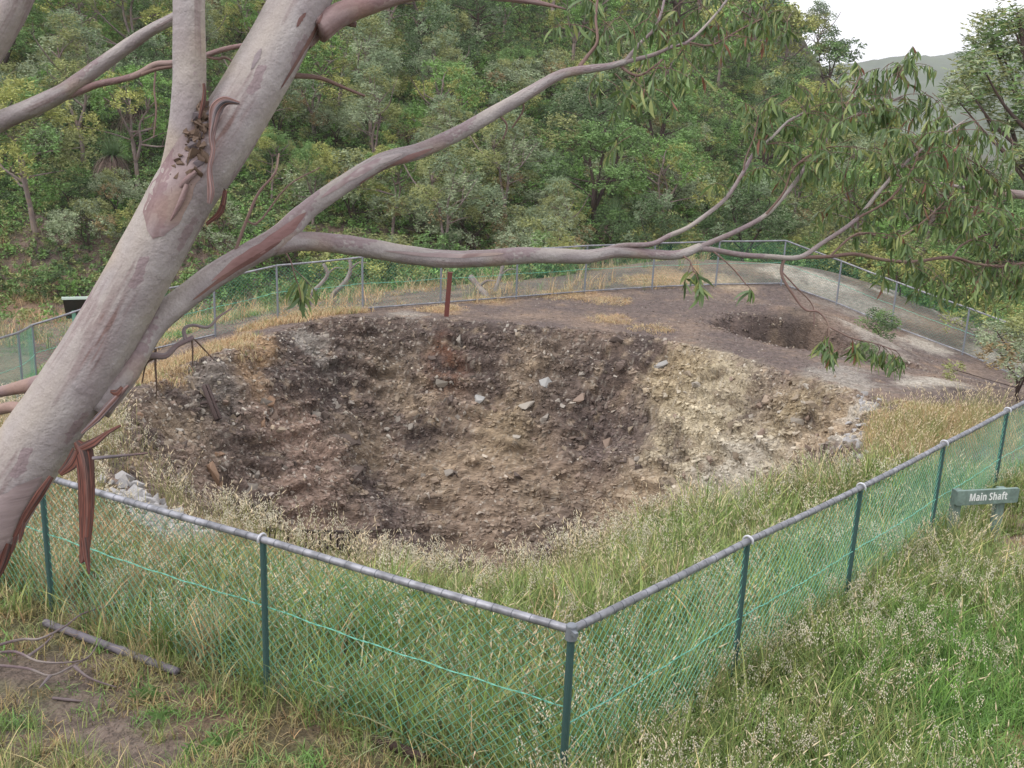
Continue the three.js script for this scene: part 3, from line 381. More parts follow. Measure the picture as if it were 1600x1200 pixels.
const pinkBark = new THREE.MeshStandardMaterial({ map: barkTex, color: lin(240, 218, 216), bumpMap: barkBump, bumpScale: .004, roughness: .8 });
const twigMat = new THREE.MeshStandardMaterial({ map: barkTex, color: lin(222, 200, 186), roughness: .85 });
const deadMat = new THREE.MeshStandardMaterial({ map: barkTex, color: lin(228, 224, 226), roughness: .9 });
const peelMat = new THREE.MeshStandardMaterial({ color: lin(116, 74, 64), roughness: .8, map: tex(256, (u, v) => { const n = .72 + .3 * tnoise(u, v * .08, 24, 2) + .2 * tnoise(u, v * .2, 60, 4) + .14 * tnoise(u, v, 30, 7), k = clamp(.5 + tnoise(u, v * .3, 9, 5)); return [n, n * lerp(.9, 1.12, k), n * lerp(.86, 1.2, k)]; }, true), side: THREE.DoubleSide });
const peelPale = new THREE.MeshStandardMaterial({ color: lin(140, 116, 114), roughness: .85, map: peelMat.map, side: THREE.DoubleSide });
const roughBark = new THREE.MeshStandardMaterial({ color: lin(104, 86, 74), roughness: .95, bumpMap: barkBump, bumpScale: .02 });
const pixels = (list, o) => { const pts = list.map(([x, y, w, d]) => P(x, y, d).sub(o)), r = list.map(([, , w, d]) => w / 2 * d / FOC); return [pts, r]; };
const gumBase = V(-3.25, land(-3.25, -3.95, false), -3.95), gum = group('gum_tree', gumBase);
const limbs = [];                                                                // [points in world, radii] for the twigs
function limb(name, list, mat, sides = 12, o = { rough: .08, f: 5 }, per = 6) { const [pts, r] = pixels(list, gumBase); limbs.push([pts.map((p) => p.clone().add(gumBase)), r]); return mesh(name, tube(pts, r, sides, per, { circ: Math.max(.12, Math.round(r[0] * 6.28 * 8) / 8), ...o }), mat, gum); }
{ const [pts, r] = pixels([[-230, 1180, 128, 4.45], [-130, 980, 120, 4.5], [-40, 845, 112, 4.55], [8, 766, 108, 4.58], [62, 682, 106, 4.6], [118, 600, 104, 4.6], [178, 500, 98, 4.6], [240, 388, 96, 4.6], [288, 300, 98, 4.6], [330, 240, 98, 4.62], [366, 185, 94, 4.66], [419, 95, 91, 4.74], [470, 0, 86, 4.84], [530, -120, 80, 4.98]], gumBase); pts.unshift(V(0, -.3, 0), V(.12, .45, .02)); r.unshift(.24, .2); mesh('trunk', tube(pts, r, 28, 7, { rough: .05, f: 4, circ: 1 }), barkMat, gum); }
limb('stem', [[268, 330, 54, 4.62], [276, 285, 58, 4.58], [286, 235, 54, 4.55], [294, 170, 52, 4.53], [296, 100, 50, 4.52], [295, 0, 49, 4.5], [292, -130, 46, 4.46]], barkMat, 20);
limb('branch', [[150, 640, 52, 4.62], [196, 580, 50, 4.66], [240, 507, 46, 4.74], [295, 460, 45, 4.82], [345, 424, 45, 4.9], [398, 394, 44, 4.98], [440, 368, 44, 5.05], [478, 330, 34, 5.12], [535, 290, 33, 5.2], [598, 252, 31, 5.3], [655, 236, 28, 5.38], [720, 206, 26, 5.48], [778, 173, 25, 5.58], [830, 143, 21, 5.66], [878, 116, 17, 5.75], [928, 107, 14, 5.82], [950, 104, 12, 5.86], [976, 97, 11, 5.9]].map(([x, y, w, d]) => [x, y, w * .88, d]), barkMat, 16, { rough: .12, f: 7 });
limb('branch', [[425, 384, 34, 5.03], [470, 377, 31, 5.1], [530, 381, 30, 5.2], [590, 390, 30, 5.3], [641, 399, 29, 5.4], [700, 405, 28, 5.5], [749, 404, 27, 5.58], [824, 399, 26, 5.72], [870, 400, 24, 5.8], [918, 401, 22, 5.9], [960, 394, 19, 6], [1004, 396, 16, 6.1], [1060, 398, 15, 6.2], [1094, 386, 13, 6.25]], barkMat, 14, { rough: .13, f: 8 });
limb('branch', [[496, 48, 42, 4.82], [530, 24, 38, 4.86], [580, 6, 30, 4.9], [640, -10, 24, 4.95], [720, -13, 20, 5], [790, -4, 13, 5.05], [840, 4, 8, 5.1], [884, 14, 2, 5.14]], pinkBark, 12);
limb('branch', [[480, 70, 16, 4.84], [505, 48, 14, 4.9], [525, 34, 13, 4.92], [556, 38, 10, 4.96]], pinkBark, 8);
limb('branch', [[100, 592, 26, 4.72], [58, 600, 27, 4.78], [28, 606, 20, 4.84], [0, 612, 17, 4.9], [-70, 622, 15, 5]], pinkBark, 10);
limb('branch', [[80, 640, 22, 4.7], [40, 640, 20, 4.75], [20, 636, 18, 4.8], [0, 640, 17, 4.85], [-60, 655, 15, 4.9]], pinkBark, 10);
const twigs = [ // slender outer branches: [x, y, width, depth]
  [[976, 97, 9, 5.9], [1000, 68, 7, 5.95], [1023, 44, 6, 6], [1036, 10, 5, 6.05], [1042, -40, 4, 6.1]], [[976, 97, 9, 5.9], [1020, 86, 8, 5.98], [1050, 73, 7, 6.05], [1074, 66, 6, 6.1], [1117, 24, 5, 6.18], [1150, -20, 4, 6.25]], [[1076, 66, 4, 6.1], [1110, 71, 4, 6.2], [1155, 47, 3, 6.3], [1190, 30, 2, 6.35]], [[905, 104, 8, 5.8], [920, 85, 7, 5.84], [933, 66, 6, 5.86], [931, 30, 5, 5.9], [936, -20, 4, 5.92]], [[970, 104, 6, 5.9], [985, 115, 5, 5.9], [1000, 118, 5, 5.92], [1036, 93, 3, 5.95]],
  [[930, 398, 12, 5.92], [965, 385, 11, 6], [1019, 381, 10, 6.1], [1046, 368, 10, 6.15], [1072, 357, 9, 6.2], [1096, 341, 9, 6.26], [1134, 310, 8, 6.35], [1161, 270, 8, 6.44], [1178, 240, 7, 6.5], [1208, 213, 6, 6.58], [1232, 189, 5, 6.65], [1262, 172, 4, 6.72], [1270, 150, 3, 6.76]],
  [[1088, 388, 11, 6.25], [1151, 361, 10, 6.4], [1195, 337, 9, 6.5], [1222, 310, 8.5, 6.58], [1246, 280, 8, 6.66], [1266, 250, 7, 6.74], [1293, 216, 6, 6.84], [1310, 196, 6, 6.9], [1347, 175, 5, 7], [1374, 165, 4, 7.06], [1410, 150, 3, 7.14]],
  [[1088, 388, 12, 6.25], [1111, 390, 11, 6.3], [1155, 398, 11, 6.42], [1202, 401, 10, 6.54], [1249, 402, 10, 6.66], [1283, 381, 9, 6.76], [1340, 341, 8, 6.92], [1370, 304, 8, 7], [1397, 273, 7, 7.08], [1428, 243, 6, 7.16], [1465, 216, 5, 7.26], [1508, 188, 3, 7.36]],
  [[1249, 402, 8, 6.66], [1296, 401, 7, 6.8], [1335, 397, 7, 6.9], [1380, 406, 7, 7], [1425, 409, 6, 7.1], [1487, 402, 6, 7.25], [1525, 412, 5, 7.34], [1562, 416, 5, 7.42], [1620, 408, 4, 7.55]],
  [[1487, 402, 4, 7.25], [1500, 385, 4, 7.3], [1530, 370, 3, 7.4], [1580, 360, 3, 7.5], [1620, 352, 2, 7.6]], [[1225, 404, 7, 6.6], [1221, 427, 6, 6.6], [1237, 457, 5, 6.58], [1260, 485, 4, 6.56], [1278, 487, 4, 6.55], [1294, 507, 3, 6.54], [1295, 530, 2, 6.54]], [[1222, 425, 3, 6.6], [1245, 450, 3, 6.62], [1270, 478, 2, 6.66], [1272, 510, 2, 6.66]], [[1294, 510, 3, 6.54], [1330, 528, 3, 6.55], [1365, 536, 2, 6.6], [1400, 548, 2, 6.66]],
  [[1161, 270, 4, 6.44], [1166, 245, 3, 6.42], [1178, 215, 3, 6.4], [1185, 180, 2, 6.4]], [[1195, 337, 5, 6.5], [1225, 300, 4, 6.45], [1240, 262, 3, 6.42], [1282, 232, 2, 6.4]], [[1340, 341, 5, 6.92], [1392, 310, 4, 6.8], [1430, 255, 3, 6.75], [1440, 210, 2, 6.7]], [[1296, 401, 4, 6.8], [1340, 365, 4, 6.75], [1400, 372, 3, 6.8], [1450, 340, 3, 6.85], [1490, 300, 2, 6.9]], [[1111, 390, 4, 6.3], [1135, 410, 3, 6.3], [1150, 425, 3, 6.3], [1166, 445, 2, 6.28]], [[1064, 398, 4, 6.2], [1078, 408, 3, 6.15], [1084, 425, 2, 6.12]], [[445, 392, 4, 5.05], [455, 410, 3, 5.02], [460, 430, 2, 5]],
  [[360, 415, 7, 4.9], [385, 345, 6, 4.95], [405, 300, 5, 5], [430, 270, 4, 5.05], [436, 240, 3, 5.1]], [[385, 345, 4, 4.95], [400, 350, 4, 5], [450, 290, 3, 5.1], [500, 262, 2, 5.2]], [[1397, 273, 4, 7.08], [1440, 285, 3, 7.1], [1480, 310, 3, 7.2], [1540, 330, 2, 7.3]], [[1465, 216, 3, 7.26], [1500, 240, 3, 7.3], [1540, 265, 2, 7.4]], [[1310, 196, 3, 6.9], [1330, 150, 3, 6.95], [1345, 115, 2, 7]], [[1374, 165, 3, 7.06], [1400, 125, 2, 7.1], [1415, 100, 2, 7.1]], [[780, 180, 5, 5.58], [792, 196, 4, 5.6], [786, 218, 3, 5.62]], [[815, 152, 4, 5.64], [818, 170, 4, 5.66], [800, 200, 3, 5.7]]];
for (const t of twigs) limb('twig', t.map(([x, y, w, d]) => [x, y, w * .82, d]), t[0][2] > 8.5 ? barkMat : twigMat, 7, { rough: .12, f: 9 }, 4);
limb('dead_twig', [[205, 572, 12, 4.72], [232, 556, 11, 4.76], [258, 556, 10, 4.8], [276, 540, 9, 4.84], [302, 527, 8, 4.88]], deadMat, 8, { rough: .2, f: 12 });
limb('dead_twig', [[290, 532, 7, 4.86], [288, 514, 6, 4.86], [300, 508, 5, 4.88], [325, 511, 5, 4.9], [342, 495, 4, 4.92], [362, 482, 2, 4.95]], deadMat, 7);
limb('dead_twig', [[243, 545, 4, 4.78], [243, 575, 3.5, 4.78], [245, 605, 2.5, 4.78], [244, 622, 1.5, 4.78]], roughBark, 6); limb('dead_twig', [[240, 560, 4, 4.78], [229, 568, 3, 4.78], [222, 598, 2, 4.78]], roughBark, 6);
limb('dead_twig', [[300, 530, 3.5, 4.88], [301, 550, 3, 4.88], [301, 572, 1.8, 4.88]], roughBark, 6); limb('dead_twig', [[304, 530, 3, 4.88], [318, 545, 2.5, 4.9], [334, 562, 1.5, 4.92]], roughBark, 6);
limb('dead_twig', [[455, 118, 10, 4.9], [500, 122, 7, 4.95], [540, 138, 5, 5], [570, 150, 4, 5.05]], twigMat, 7);
// peeling bark: strips with a rolled section
function strip(list, mat, curl = 1.1, name = 'bark_strip') { // [x, y, width px, depth, turn]
  const n = list.length, pos = [], idx = [], uv = [], c = new THREE.CatmullRomCurve3(list.map(([x, y, , d]) => P(x, y, d).sub(gumBase))), N = (n - 1) * 6, W = 6; let len = 0, last = null;
  for (let i = 0; i <= N; i++) { const t = i / N, p = c.getPoint(t), T = c.getTangent(t), f = t * (n - 1), k = Math.min(n - 2, Math.floor(f)), g = (q) => lerp(list[k][q], list[k + 1][q], f - k), w = g(2) / 2 * g(3) / FOC, tu = g(4) || 0; if (last) len += p.distanceTo(last); last = p;
    const S = T.clone().cross(FW).normalize(), O = S.clone().cross(T).normalize(), S2 = S.clone().multiplyScalar(Math.cos(tu)).addScaledVector(O, Math.sin(tu)), O2 = O.clone().multiplyScalar(Math.cos(tu)).addScaledVector(S, -Math.sin(tu));
    for (let side = 0; side < 2; side++) for (let j = 0; j <= W; j++) { const a = (j / W - .5) * 2 * curl, q = p.clone().addScaledVector(S2, Math.sin(a) / Math.sin(Math.min(curl, 1.57)) * w).addScaledVector(O2, (1 - Math.cos(a)) * w * .9 + side * .003 + .06 * w * nz.noise(i * .4, j, 3)); pos.push(q.x, q.y, q.z); uv.push(j / W, len); } }
  const w2 = 2 * (W + 1); for (let i = 0; i < N; i++) { for (let s = 0; s < 2; s++) for (let j = 0; j < W; j++) { const a = i * w2 + s * (W + 1) + j, b = a + w2; s ? idx.push(a, a + 1, b, a + 1, b + 1, b) : idx.push(a, b, a + 1, a + 1, b, b + 1); } for (const j of [0, W]) { const a = i * w2 + j, b = a + W + 1, e = a + w2, h = b + w2; idx.push(a, b, e, b, h, e); } }
  const g = new THREE.BufferGeometry(); g.setAttribute('position', new THREE.Float32BufferAttribute(pos, 3)); g.setAttribute('uv', new THREE.Float32BufferAttribute(uv, 2)); g.setIndex(idx); g.computeVertexNormals(); return mesh(name, g, mat, gum);
}
strip([[118, 690, 12, 4.5, 0], [126, 706, 30, 4.48, 0], [132, 740, 26, 4.47, .2], [134, 790, 24, 4.47, .3], [132, 840, 18, 4.47, .2], [128, 872, 14, 4.47, 0], [125, 880, 5, 4.47, 0]], peelMat, 1.35);
strip([[132, 840, 12, 4.465, 0], [136, 875, 9, 4.465, .3], [139, 897, 3, 4.465, 0]], peelMat, 1);
strip([[120, 700, 14, 4.49, .4], [146, 687, 20, 4.47, .8], [170, 672, 10, 4.45, 1], [188, 664, 4, 4.44, .6]], peelMat, 1.2);
strip([[92, 740, 10, 4.5, .3], [108, 722, 26, 4.49, .4], [118, 704, 20, 4.48, .2]], peelMat, 1);
strip([[126, 676, 6, 4.5, .5], [150, 652, 13, 4.5, .4], [178, 622, 12, 4.5, .3], [200, 602, 4, 4.5, .2]], peelPale, 1.3);
strip([[172, 612, 5, 4.52, 0], [182, 612, 14, 4.5, .6], [190, 604, 6, 4.5, .3]], peelMat, 1.2);
limb('bark_strip', [[145, 716, 6, 4.46], [180, 713, 5, 4.44], [231, 708, 2.5, 4.42]], peelPale, 7);
strip([[36, 816, 6, 4.5, 0], [33, 832, 7, 4.5, 0], [30, 848, 3, 4.5, 0]], peelMat, 1); strip([[24, 838, 6, 4.5, 0], [20, 855, 6, 4.5, 0], [18, 864, 2, 4.5, 0]], peelMat, 1); strip([[14, 850, 18, 4.5, .4], [4, 880, 16, 4.5, .5], [-6, 905, 10, 4.5, .5]], peelMat, 1);
strip([[80, 745, 8, 4.51, .2], [62, 772, 14, 4.5, .4], [40, 806, 12, 4.5, .4], [22, 840, 6, 4.5, .3]], peelMat, .9);
// the crotch: loose strip and a plug of old rough bark
strip([[374, 161, 5, 4.42, .3], [350, 157, 16, 4.42, .2], [336, 168, 22, 4.42, 0], [330, 195, 15, 4.42, -.3], [328, 215, 13, 4.43, -.6], [331, 235, 7, 4.43, -.3], [326, 262, 8, 4.43, -.2], [328, 300, 12, 4.43, 0], [326, 318, 7, 4.44, 0]], peelPale, 1.25);
strip([[318, 130, 4, 4.43, 0], [319, 145, 6, 4.43, 0], [316, 165, 7, 4.43, .2], [311, 185, 4, 4.44, 0]], peelMat, 1.1); strip([[346, 320, 8, 4.56, .3], [352, 296, 6, 4.56, .4], [345, 330, 10, 4.57, .4], [322, 350, 5, 4.58, 0]], peelMat, 1);
{ const R = rng(21); for (let i = 0; i < 90; i++) { const t = i / 89, x = lerp(320, 282, t) + (R() - .5) * lerp(12, 44, sst(0, .7, t)), y = lerp(165, 292, t) + (R() - .5) * 14, s = .014 + R() * .02, m = mesh('rough_bark', stones[i & 3], i % 6 === 0 ? peelPale : roughBark, gum); m.position.copy(P(x, y, 4.468 + R() * .03).sub(gumBase)); m.scale.set(s, s * 1.6, s); m.rotation.set(R() * 2, R() * 6, R()); } }
for (const l of [[[262, 276, 8, 4.475], [270, 298, 10, 4.465], [262, 320, 8, 4.475], [248, 345, 3, 4.49]], [[292, 288, 8, 4.455], [284, 312, 10, 4.455], [272, 335, 6, 4.465], [262, 352, 2, 4.475]], [[306, 268, 7, 4.455], [293, 280, 10, 4.45], [282, 292, 6, 4.46]]]) limb('bark_fold', l, pinkBark, 8, {});
// flakes of older bark still lying on the smooth wood
{ const rc = new THREE.Raycaster(), skin = gum.children.filter((m) => m.name === 'trunk' || m.name === 'stem' || m.name === 'branch'); gum.updateMatrixWorld(true);
  function flake(list, colour, seed) { // [x, y, width] along the flake
    const n = list.length, N = 22, W = 8, T = new Tri(), hits = []; for (let i = 0; i <= N; i++) { const t = i / N, f = t * (n - 1), k = Math.min(n - 2, Math.floor(f)), q = (c) => lerp(list[k][c], list[k + 1][c], f - k), dx = list[k + 1][0] - list[k][0], dy = list[k + 1][1] - list[k][1], L = Math.hypot(dx, dy), w = q(2) / 2 * Math.sqrt(Math.max(0, 1 - Math.pow(2 * t - 1, 6))); for (let j = 0; j <= W; j++) { const u = (j / W * 2 - 1), e = w * u * (1 + .35 * nz.noise(t * 7 + seed * 3, u > 0 ? 2 : 9, seed)), ex = (i === 0 || i === N ? 1 : 0) * 6 * nz.noise(j * .9, seed, 4); rc.set(EYE, rayOf(q(0) - dy / L * e + dx / L * ex, q(1) + dx / L * e + dy / L * ex).normalize()); const h = rc.intersectObjects(skin, false)[0]; hits.push(h ? h.point.clone().addScaledVector(rc.ray.direction, -.003).sub(gumBase) : null); } }
    const base = hits.find((h) => h); if (!base) return; hits.forEach((h) => { const p = h || base; T.v(p.x, p.y, p.z, white); }); for (let i = 0; i < N; i++) for (let j = 0; j < W; j++) { const a = i * (W + 1) + j, q = [a, a + 1, a + W + 1, a + W + 2].map((k) => hits[k]); if (q.every((h) => h) && q[0].distanceTo(q[3]) < .12) { T.f(a, a + W + 1, a + 1); T.f(a + 1, a + W + 1, a + W + 2); } }
    const g = T.geo(), p = g.attributes.position, uv = new Float32Array(p.count * 2); for (let i = 0; i < p.count; i++) { uv[i * 2] = p.getX(i) + p.getZ(i); uv[i * 2 + 1] = p.getY(i); } g.setAttribute('uv', new THREE.BufferAttribute(uv, 2)); mesh('bark_flake', g, new THREE.MeshStandardMaterial({ map: barkTex, color: colour, roughness: .88, bumpMap: barkBump, bumpScale: .004, side: THREE.DoubleSide }), gum);
  }
  const mauve = lin(246, 232, 232), rose = lin(246, 208, 204), brown = lin(200, 160, 152), pale = new THREE.Color(1.3, 1.27, 1.26), stain = lin(238, 216, 188);
  flake([[318, 190, 22], [300, 225, 46], [284, 265, 62], [268, 300, 66], [252, 338, 58], [240, 372, 40]], mauve, 1); flake([[408, 76, 3], [402, 88, 9], [393, 108, 3]], lin(228, 222, 226), 4); flake([[505, 20, 4], [486, 60, 6], [462, 100, 5], [438, 140, 3]], brown, 5); flake([[66, 744, 10], [40, 776, 44], [10, 812, 80], [-30, 850, 90], [-70, 900, 90]], mauve, 6);
  flake([[330, 440, 6], [372, 408, 13], [410, 386, 17], [450, 358, 16], [478, 332, 8]], rose, 8); flake([[300, 470, 3], [345, 436, 6], [400, 402, 7], [440, 376, 4]], brown, 9); flake([[500, 310, 5], [540, 282, 10], [590, 252, 12], [630, 240, 5]], pale, 10); flake([[560, 288, 4], [600, 268, 7], [640, 246, 9], [676, 232, 5]], rose, 11); flake([[478, 20, 4], [470, 30, 7], [464, 42, 4]], brown, 13); flake([[600, 392, 3], [660, 398, 6], [720, 400, 7], [790, 396, 4]], mauve, 16);
}
// gum leaves
const leafMat = (c) => new THREE.MeshPhysicalMaterial({ color: c, roughness: .6, transmission: .28, thickness: 0, side: THREE.DoubleSide, vertexColors: false });
function leafGeo(L, W, bend, twist) { const T = new Tri(), n = 7; for (let i = 0; i <= n; i++) { const t = i / n, w = W * Math.pow(Math.sin(Math.PI * Math.pow(t, .8)), .9) * (i === n ? 0 : 1) + (i === 0 ? .0015 : 0), y = -t * L, x = bend * Math.sin(t * 2.6) * L, a = twist * t; T.v(x - w * Math.cos(a), y, -w * Math.sin(a), white); T.v(x, y, .12 * w, white); T.v(x + w * Math.cos(a), y, w * Math.sin(a), white); } for (let i = 0; i < n; i++) for (let s = 0; s < 2; s++) { const a = i * 3 + s; T.f(a, a + 3, a + 1); T.f(a + 1, a + 3, a + 4); } return T.geo(); }
const leafShapes = [leafGeo(.135, .0105, .1, .4), leafGeo(.115, .012, -.13, -.5), leafGeo(.15, .0095, .16, .9), leafGeo(.1, .0105, .05, .2)];
const leafMats = [lin(104, 128, 72), lin(88, 112, 64), lin(122, 142, 80), lin(100, 122, 84), lin(140, 148, 86), lin(126, 80, 60)].map(leafMat);
{
  const R = rng(303), leaves = [], shoots = [];
  const sprig = (p, dir, len, n, out = .8) => { // a fine hanging shoot with leaves
    const q = [p.clone()], st = 4; let d = dir.clone().normalize(); for (let i = 0; i < st; i++) { d.add(V((R() - .5) * .5, -.22, (R() - .5) * .5)).normalize(); q.push(q[i].clone().addScaledVector(d, len / st)); }
    shoots.push([q, len]);
    for (let i = 0; i < n; i++) { const t = .2 + .8 * Math.sqrt(R()), f = t * st, k = Math.min(st - 1, Math.floor(f)), b = q[k].clone().lerp(q[k + 1], f - k), yaw = R() * 6.283, dr = Math.pow(R(), 1.4) * 1.25, m = new THREE.Matrix4(), s = .5 + R() * .52, rot = new THREE.Quaternion().setFromEuler(new THREE.Euler(0, yaw, dr * out, 'YXZ')).multiply(new THREE.Quaternion().setFromEuler(new THREE.Euler(0, R() * 6.28, 0))); m.compose(b, rot, V(s, s, s)); leaves.push({ m, g: Math.floor(R() * 4), c: R() < .028 ? 5 : [0, 0, 1, 1, 2, 3, 4][Math.floor(R() * 7)], d: b.distanceTo(EYE) / s }); }
  };
  const along = (t, k0, n, len, up = .3) => { const pts = t.map(([x, y, , d]) => P(x, y, d)); for (let i = 0; i < n; i++) { const f = lerp(k0, pts.length - 1.001, Math.pow(R(), .75)), k = Math.floor(f), p = pts[k].clone().lerp(pts[k + 1], f - k), T = pts[k + 1].clone().sub(pts[k]).normalize(); sprig(p, T.multiplyScalar(.6).add(V((R() - .5) * 1.3, up * (R() - .1), (R() - .5) * 1.6)), len * (.5 + .8 * R()), 10 + Math.floor(R() * 10)); } };
  along(twigs[0], 1, 5, .22); along(twigs[1], 1.5, 9, .25); along(twigs[2], 1, 7, .24); along(twigs[3], 1.5, 6, .22); along(twigs[4], 1.5, 6, .25, -.6);
  along(twigs[5], 6, 26, .3); along(twigs[6], 3.5, 40, .34); along(twigs[7], 5.5, 46, .36); along(twigs[8], 2.5, 34, .34); along(twigs[9], .5, 14, .3); along(twigs[12], .4, 9, .16, -.2); along(twigs[10], 5, 4, .14, -.2);
  along(twigs[13], 1.4, 7, .22); along(twigs[14], 1, 12, .28); along(twigs[15], .6, 20, .32); along(twigs[16], .6, 22, .32); along(twigs[17], 2, 1, .1); along(twigs[18], .6, 4, .16, -.4); along(twigs[19], .8, 3, .13, -.5); along(twigs[22], .4, 18, .34); along(twigs[23], .4, 16, .32); along(twigs[24], .4, 12, .26); along(twigs[25], .5, 12, .26);
  for (const [x, y, d, n, l] of [[975, 120, 5.9, 4, .2], [1010, 95, 5.95, 4, .25], [945, 112, 5.85, 3, .2], [990, 30, 6, 3, .2], [1500, 430, 7.3, 8, .3], [1560, 420, 7.4, 9, .32], [1590, 400, 7.5, 8, .3], [1460, 420, 7.2, 6, .25], [1540, 330, 7.4, 8, .3], [1210, 20, 6.4, 5, .2], [1190, 0, 6.35, 5, .2], [1085, 0, 6.2, 5, .25], [990, 200, 5.9, 2, .2], [1040, 30, 6.1, 6, .22], [1120, 40, 6.25, 6, .22], [960, 40, 5.95, 4, .2], [1150, 10, 6.3, 6, .22], [1000, 150, 5.95, 4, .18], [1060, 90, 6.1, 4, .2], [1230, 160, 6.6, 7, .26], [1300, 140, 6.9, 7, .26], [1250, 230, 6.7, 7, .3], [1350, 230, 7, 9, .3], [1420, 300, 7.1, 9, .3], [1330, 300, 6.9, 8, .3], [1480, 250, 7.3, 8, .3], [1400, 110, 7.1, 5, .2], [1340, 125, 7, 5, .2], [1450, 150, 7.2, 6, .24], [1520, 185, 7.4, 7, .26], [1560, 215, 7.5, 7, .28], [1550, 280, 7.5, 7, .28], [1390, 545, 6.64, 3, .1], [1320, 530, 6.55, 4, .14]]) for (let i = 0; i < n; i++) sprig(P(x + (R() - .5) * 50, y + (R() - .5) * 30, d + (R() - .5) * .5), V(R() - .5, -.1, R() - .5), l, 9);
  const T = new Tri(); for (const [q, len] of shoots) for (let i = 0; i < q.length - 1; i++) prism(q[i].clone().sub(gumBase), q[i + 1].clone().sub(gumBase), .0026 - i * .0004, 4, T);
  mesh('fine_shoots', T.geo(), twigMat, gum).userData.kind = 'stuff';
  leaves.sort((a, b) => a.d - b.d); const inv = new THREE.Matrix4().makeTranslation(-gumBase.x, -gumBase.y, -gumBase.z), rest = leafMats.map(() => []);
  leaves.forEach((l, i) => { const m = inv.clone().multiply(l.m); if (i % 3 === 0 && i < 900) { const o = mesh('leaf', leafShapes[l.g], leafMats[l.c], gum); m.decompose(o.position, o.quaternion, o.scale); } else rest[l.c].push(leafShapes[l.g].clone().applyMatrix4(m)); });
  rest.forEach((r, i) => { if (r.length) mesh('foliage', mergeGeometries(r), leafMats[i], gum).userData.kind = 'stuff'; });
  console.log('gum leaves', leaves.length);
}
tag(gum, 'large leaning smooth barked gum tree in the foreground with long branches crossing the view', 'gum tree');
{ // second gum, mostly outside the frame on the left
  const b = V(-6.4, land(-6.4, -5.6, false), -5.6), g = group('gum_tree', b), put = (name, list, mat = barkMat) => { const [pts, r] = pixels(list, b); return [pts, r, name, mat]; };
  const [tp, tr] = pixels([[-150, 420, 60, 6.6], [-110, 260, 56, 6.4], [-60, 140, 52, 6.2], [2, 45, 48, 6.1], [40, -30, 44, 6.05], [80, -130, 40, 6]], b); tp.unshift(V(0, -.3, 0), V(.1, 1.2, 0)); tr.unshift(.22, .17); mesh('trunk', tube(tp, tr, 18, 6, { rough: .07, f: 5, circ: .75 }), barkMat, g);
  for (const [l, m] of [[[[-120, 290, 34, 6.4], [-50, 226, 32, 6.35], [0, 190, 30, 6.3], [50, 168, 28, 6.26], [101, 143, 26, 6.2], [152, 106, 24, 6.15], [202, 70, 21, 6.1], [236, 47, 18, 6.05], [268, 30, 16, 6], [300, 8, 14, 5.95], [325, -40, 12, 5.9]], barkMat], [[[90, 152, 14, 6.22], [115, 146, 12, 6.2], [152, 132, 11, 6.15], [190, 124, 10, 6.1], [216, 116, 10, 6.06], [243, 101, 10, 6.02], [270, 98, 9, 6], [321, 86, 8, 5.95], [354, 76, 8, 5.9], [385, 70, 7, 5.9], [440, 60, 5, 5.9]], pinkBark], [[[321, 88, 5, 5.95], [340, 92, 5, 5.95], [352, 90, 4, 5.95], [366, 98, 3, 5.95]], twigMat], [[[222, 116, 6, 6.04], [245, 108, 6, 6.02], [270, 104, 5, 6]], twigMat], [[[243, 112, 3, 6.03], [241, 140, 3, 6.03], [244, 170, 3, 6.03], [240, 215, 2, 6.03]], twigMat]]) { const [p, r] = pixels(l, b); mesh('branch', tube(p, r, 10, 5, { rough: .12, f: 8 }), m, g); }
  tag(g, 'second gum tree at the left edge with a pale limb slanting up behind the stem', 'gum tree');
}
console.log('gum ready');

// ---------------------------------------------------------------- woodland
function spray(seed, n, L, W, spread, droop) { const T = new Tri(), R = rng(seed); for (let i = 0; i < n; i++) { const yaw = R() * 6.283, el = (R() - .35) * 1.5, d = V(Math.cos(yaw) * Math.cos(el), Math.sin(el) - droop * R(), Math.sin(yaw) * Math.cos(el)).normalize(), o = V(R() - .5, R() - .5, R() - .5).multiplyScalar(spread), s = V(R() - .5, (R() - .5) * .6, R() - .5).cross(d).normalize(), l = L * (.7 + .6 * R()), w = W * (.7 + .6 * R()), k = .78 + .44 * R(), c = new THREE.Color(k * (1 + .12 * (R() - .5)), k, k * (1 + .1 * (R() - .5))); const a = T.v(o.x, o.y, o.z, c), m = o.clone().addScaledVector(d, l * .45), e = o.clone().addScaledVector(d, l), b = T.v(m.x + s.x * w, m.y + s.y * w, m.z + s.z * w, c), f = T.v(m.x - s.x * w, m.y - s.y * w, m.z - s.z * w, c), h = T.v(e.x, e.y - .05 * l, e.z, c); T.f(a, f, b); T.f(b, f, h); } return T.geo(); }
const bushLeaf = new THREE.MeshPhysicalMaterial({ color: 0xffffff, vertexColors: true, roughness: .75, transmission: .12, thickness: 0, side: THREE.DoubleSide });
const woodMat = new THREE.MeshStandardMaterial({ map: barkTex, color: lin(222, 212, 206), roughness: .9 }), darkWood = new THREE.MeshStandardMaterial({ map: barkTex, color: lin(140, 126, 118), roughness: .95 });
const sprays = [spray(1, 18, .15, .021, .24, .5), spray(2, 18, .135, .023, .24, .2), spray(3, 18, .115, .023, .2, .1), spray(4, 16, .18, .018, .26, .8), spray(5, 11, .26, .05, .34, .4), spray(6, 16, .17, .03, .22, .2), spray(7, 16, .15, .03, .2, .1)];
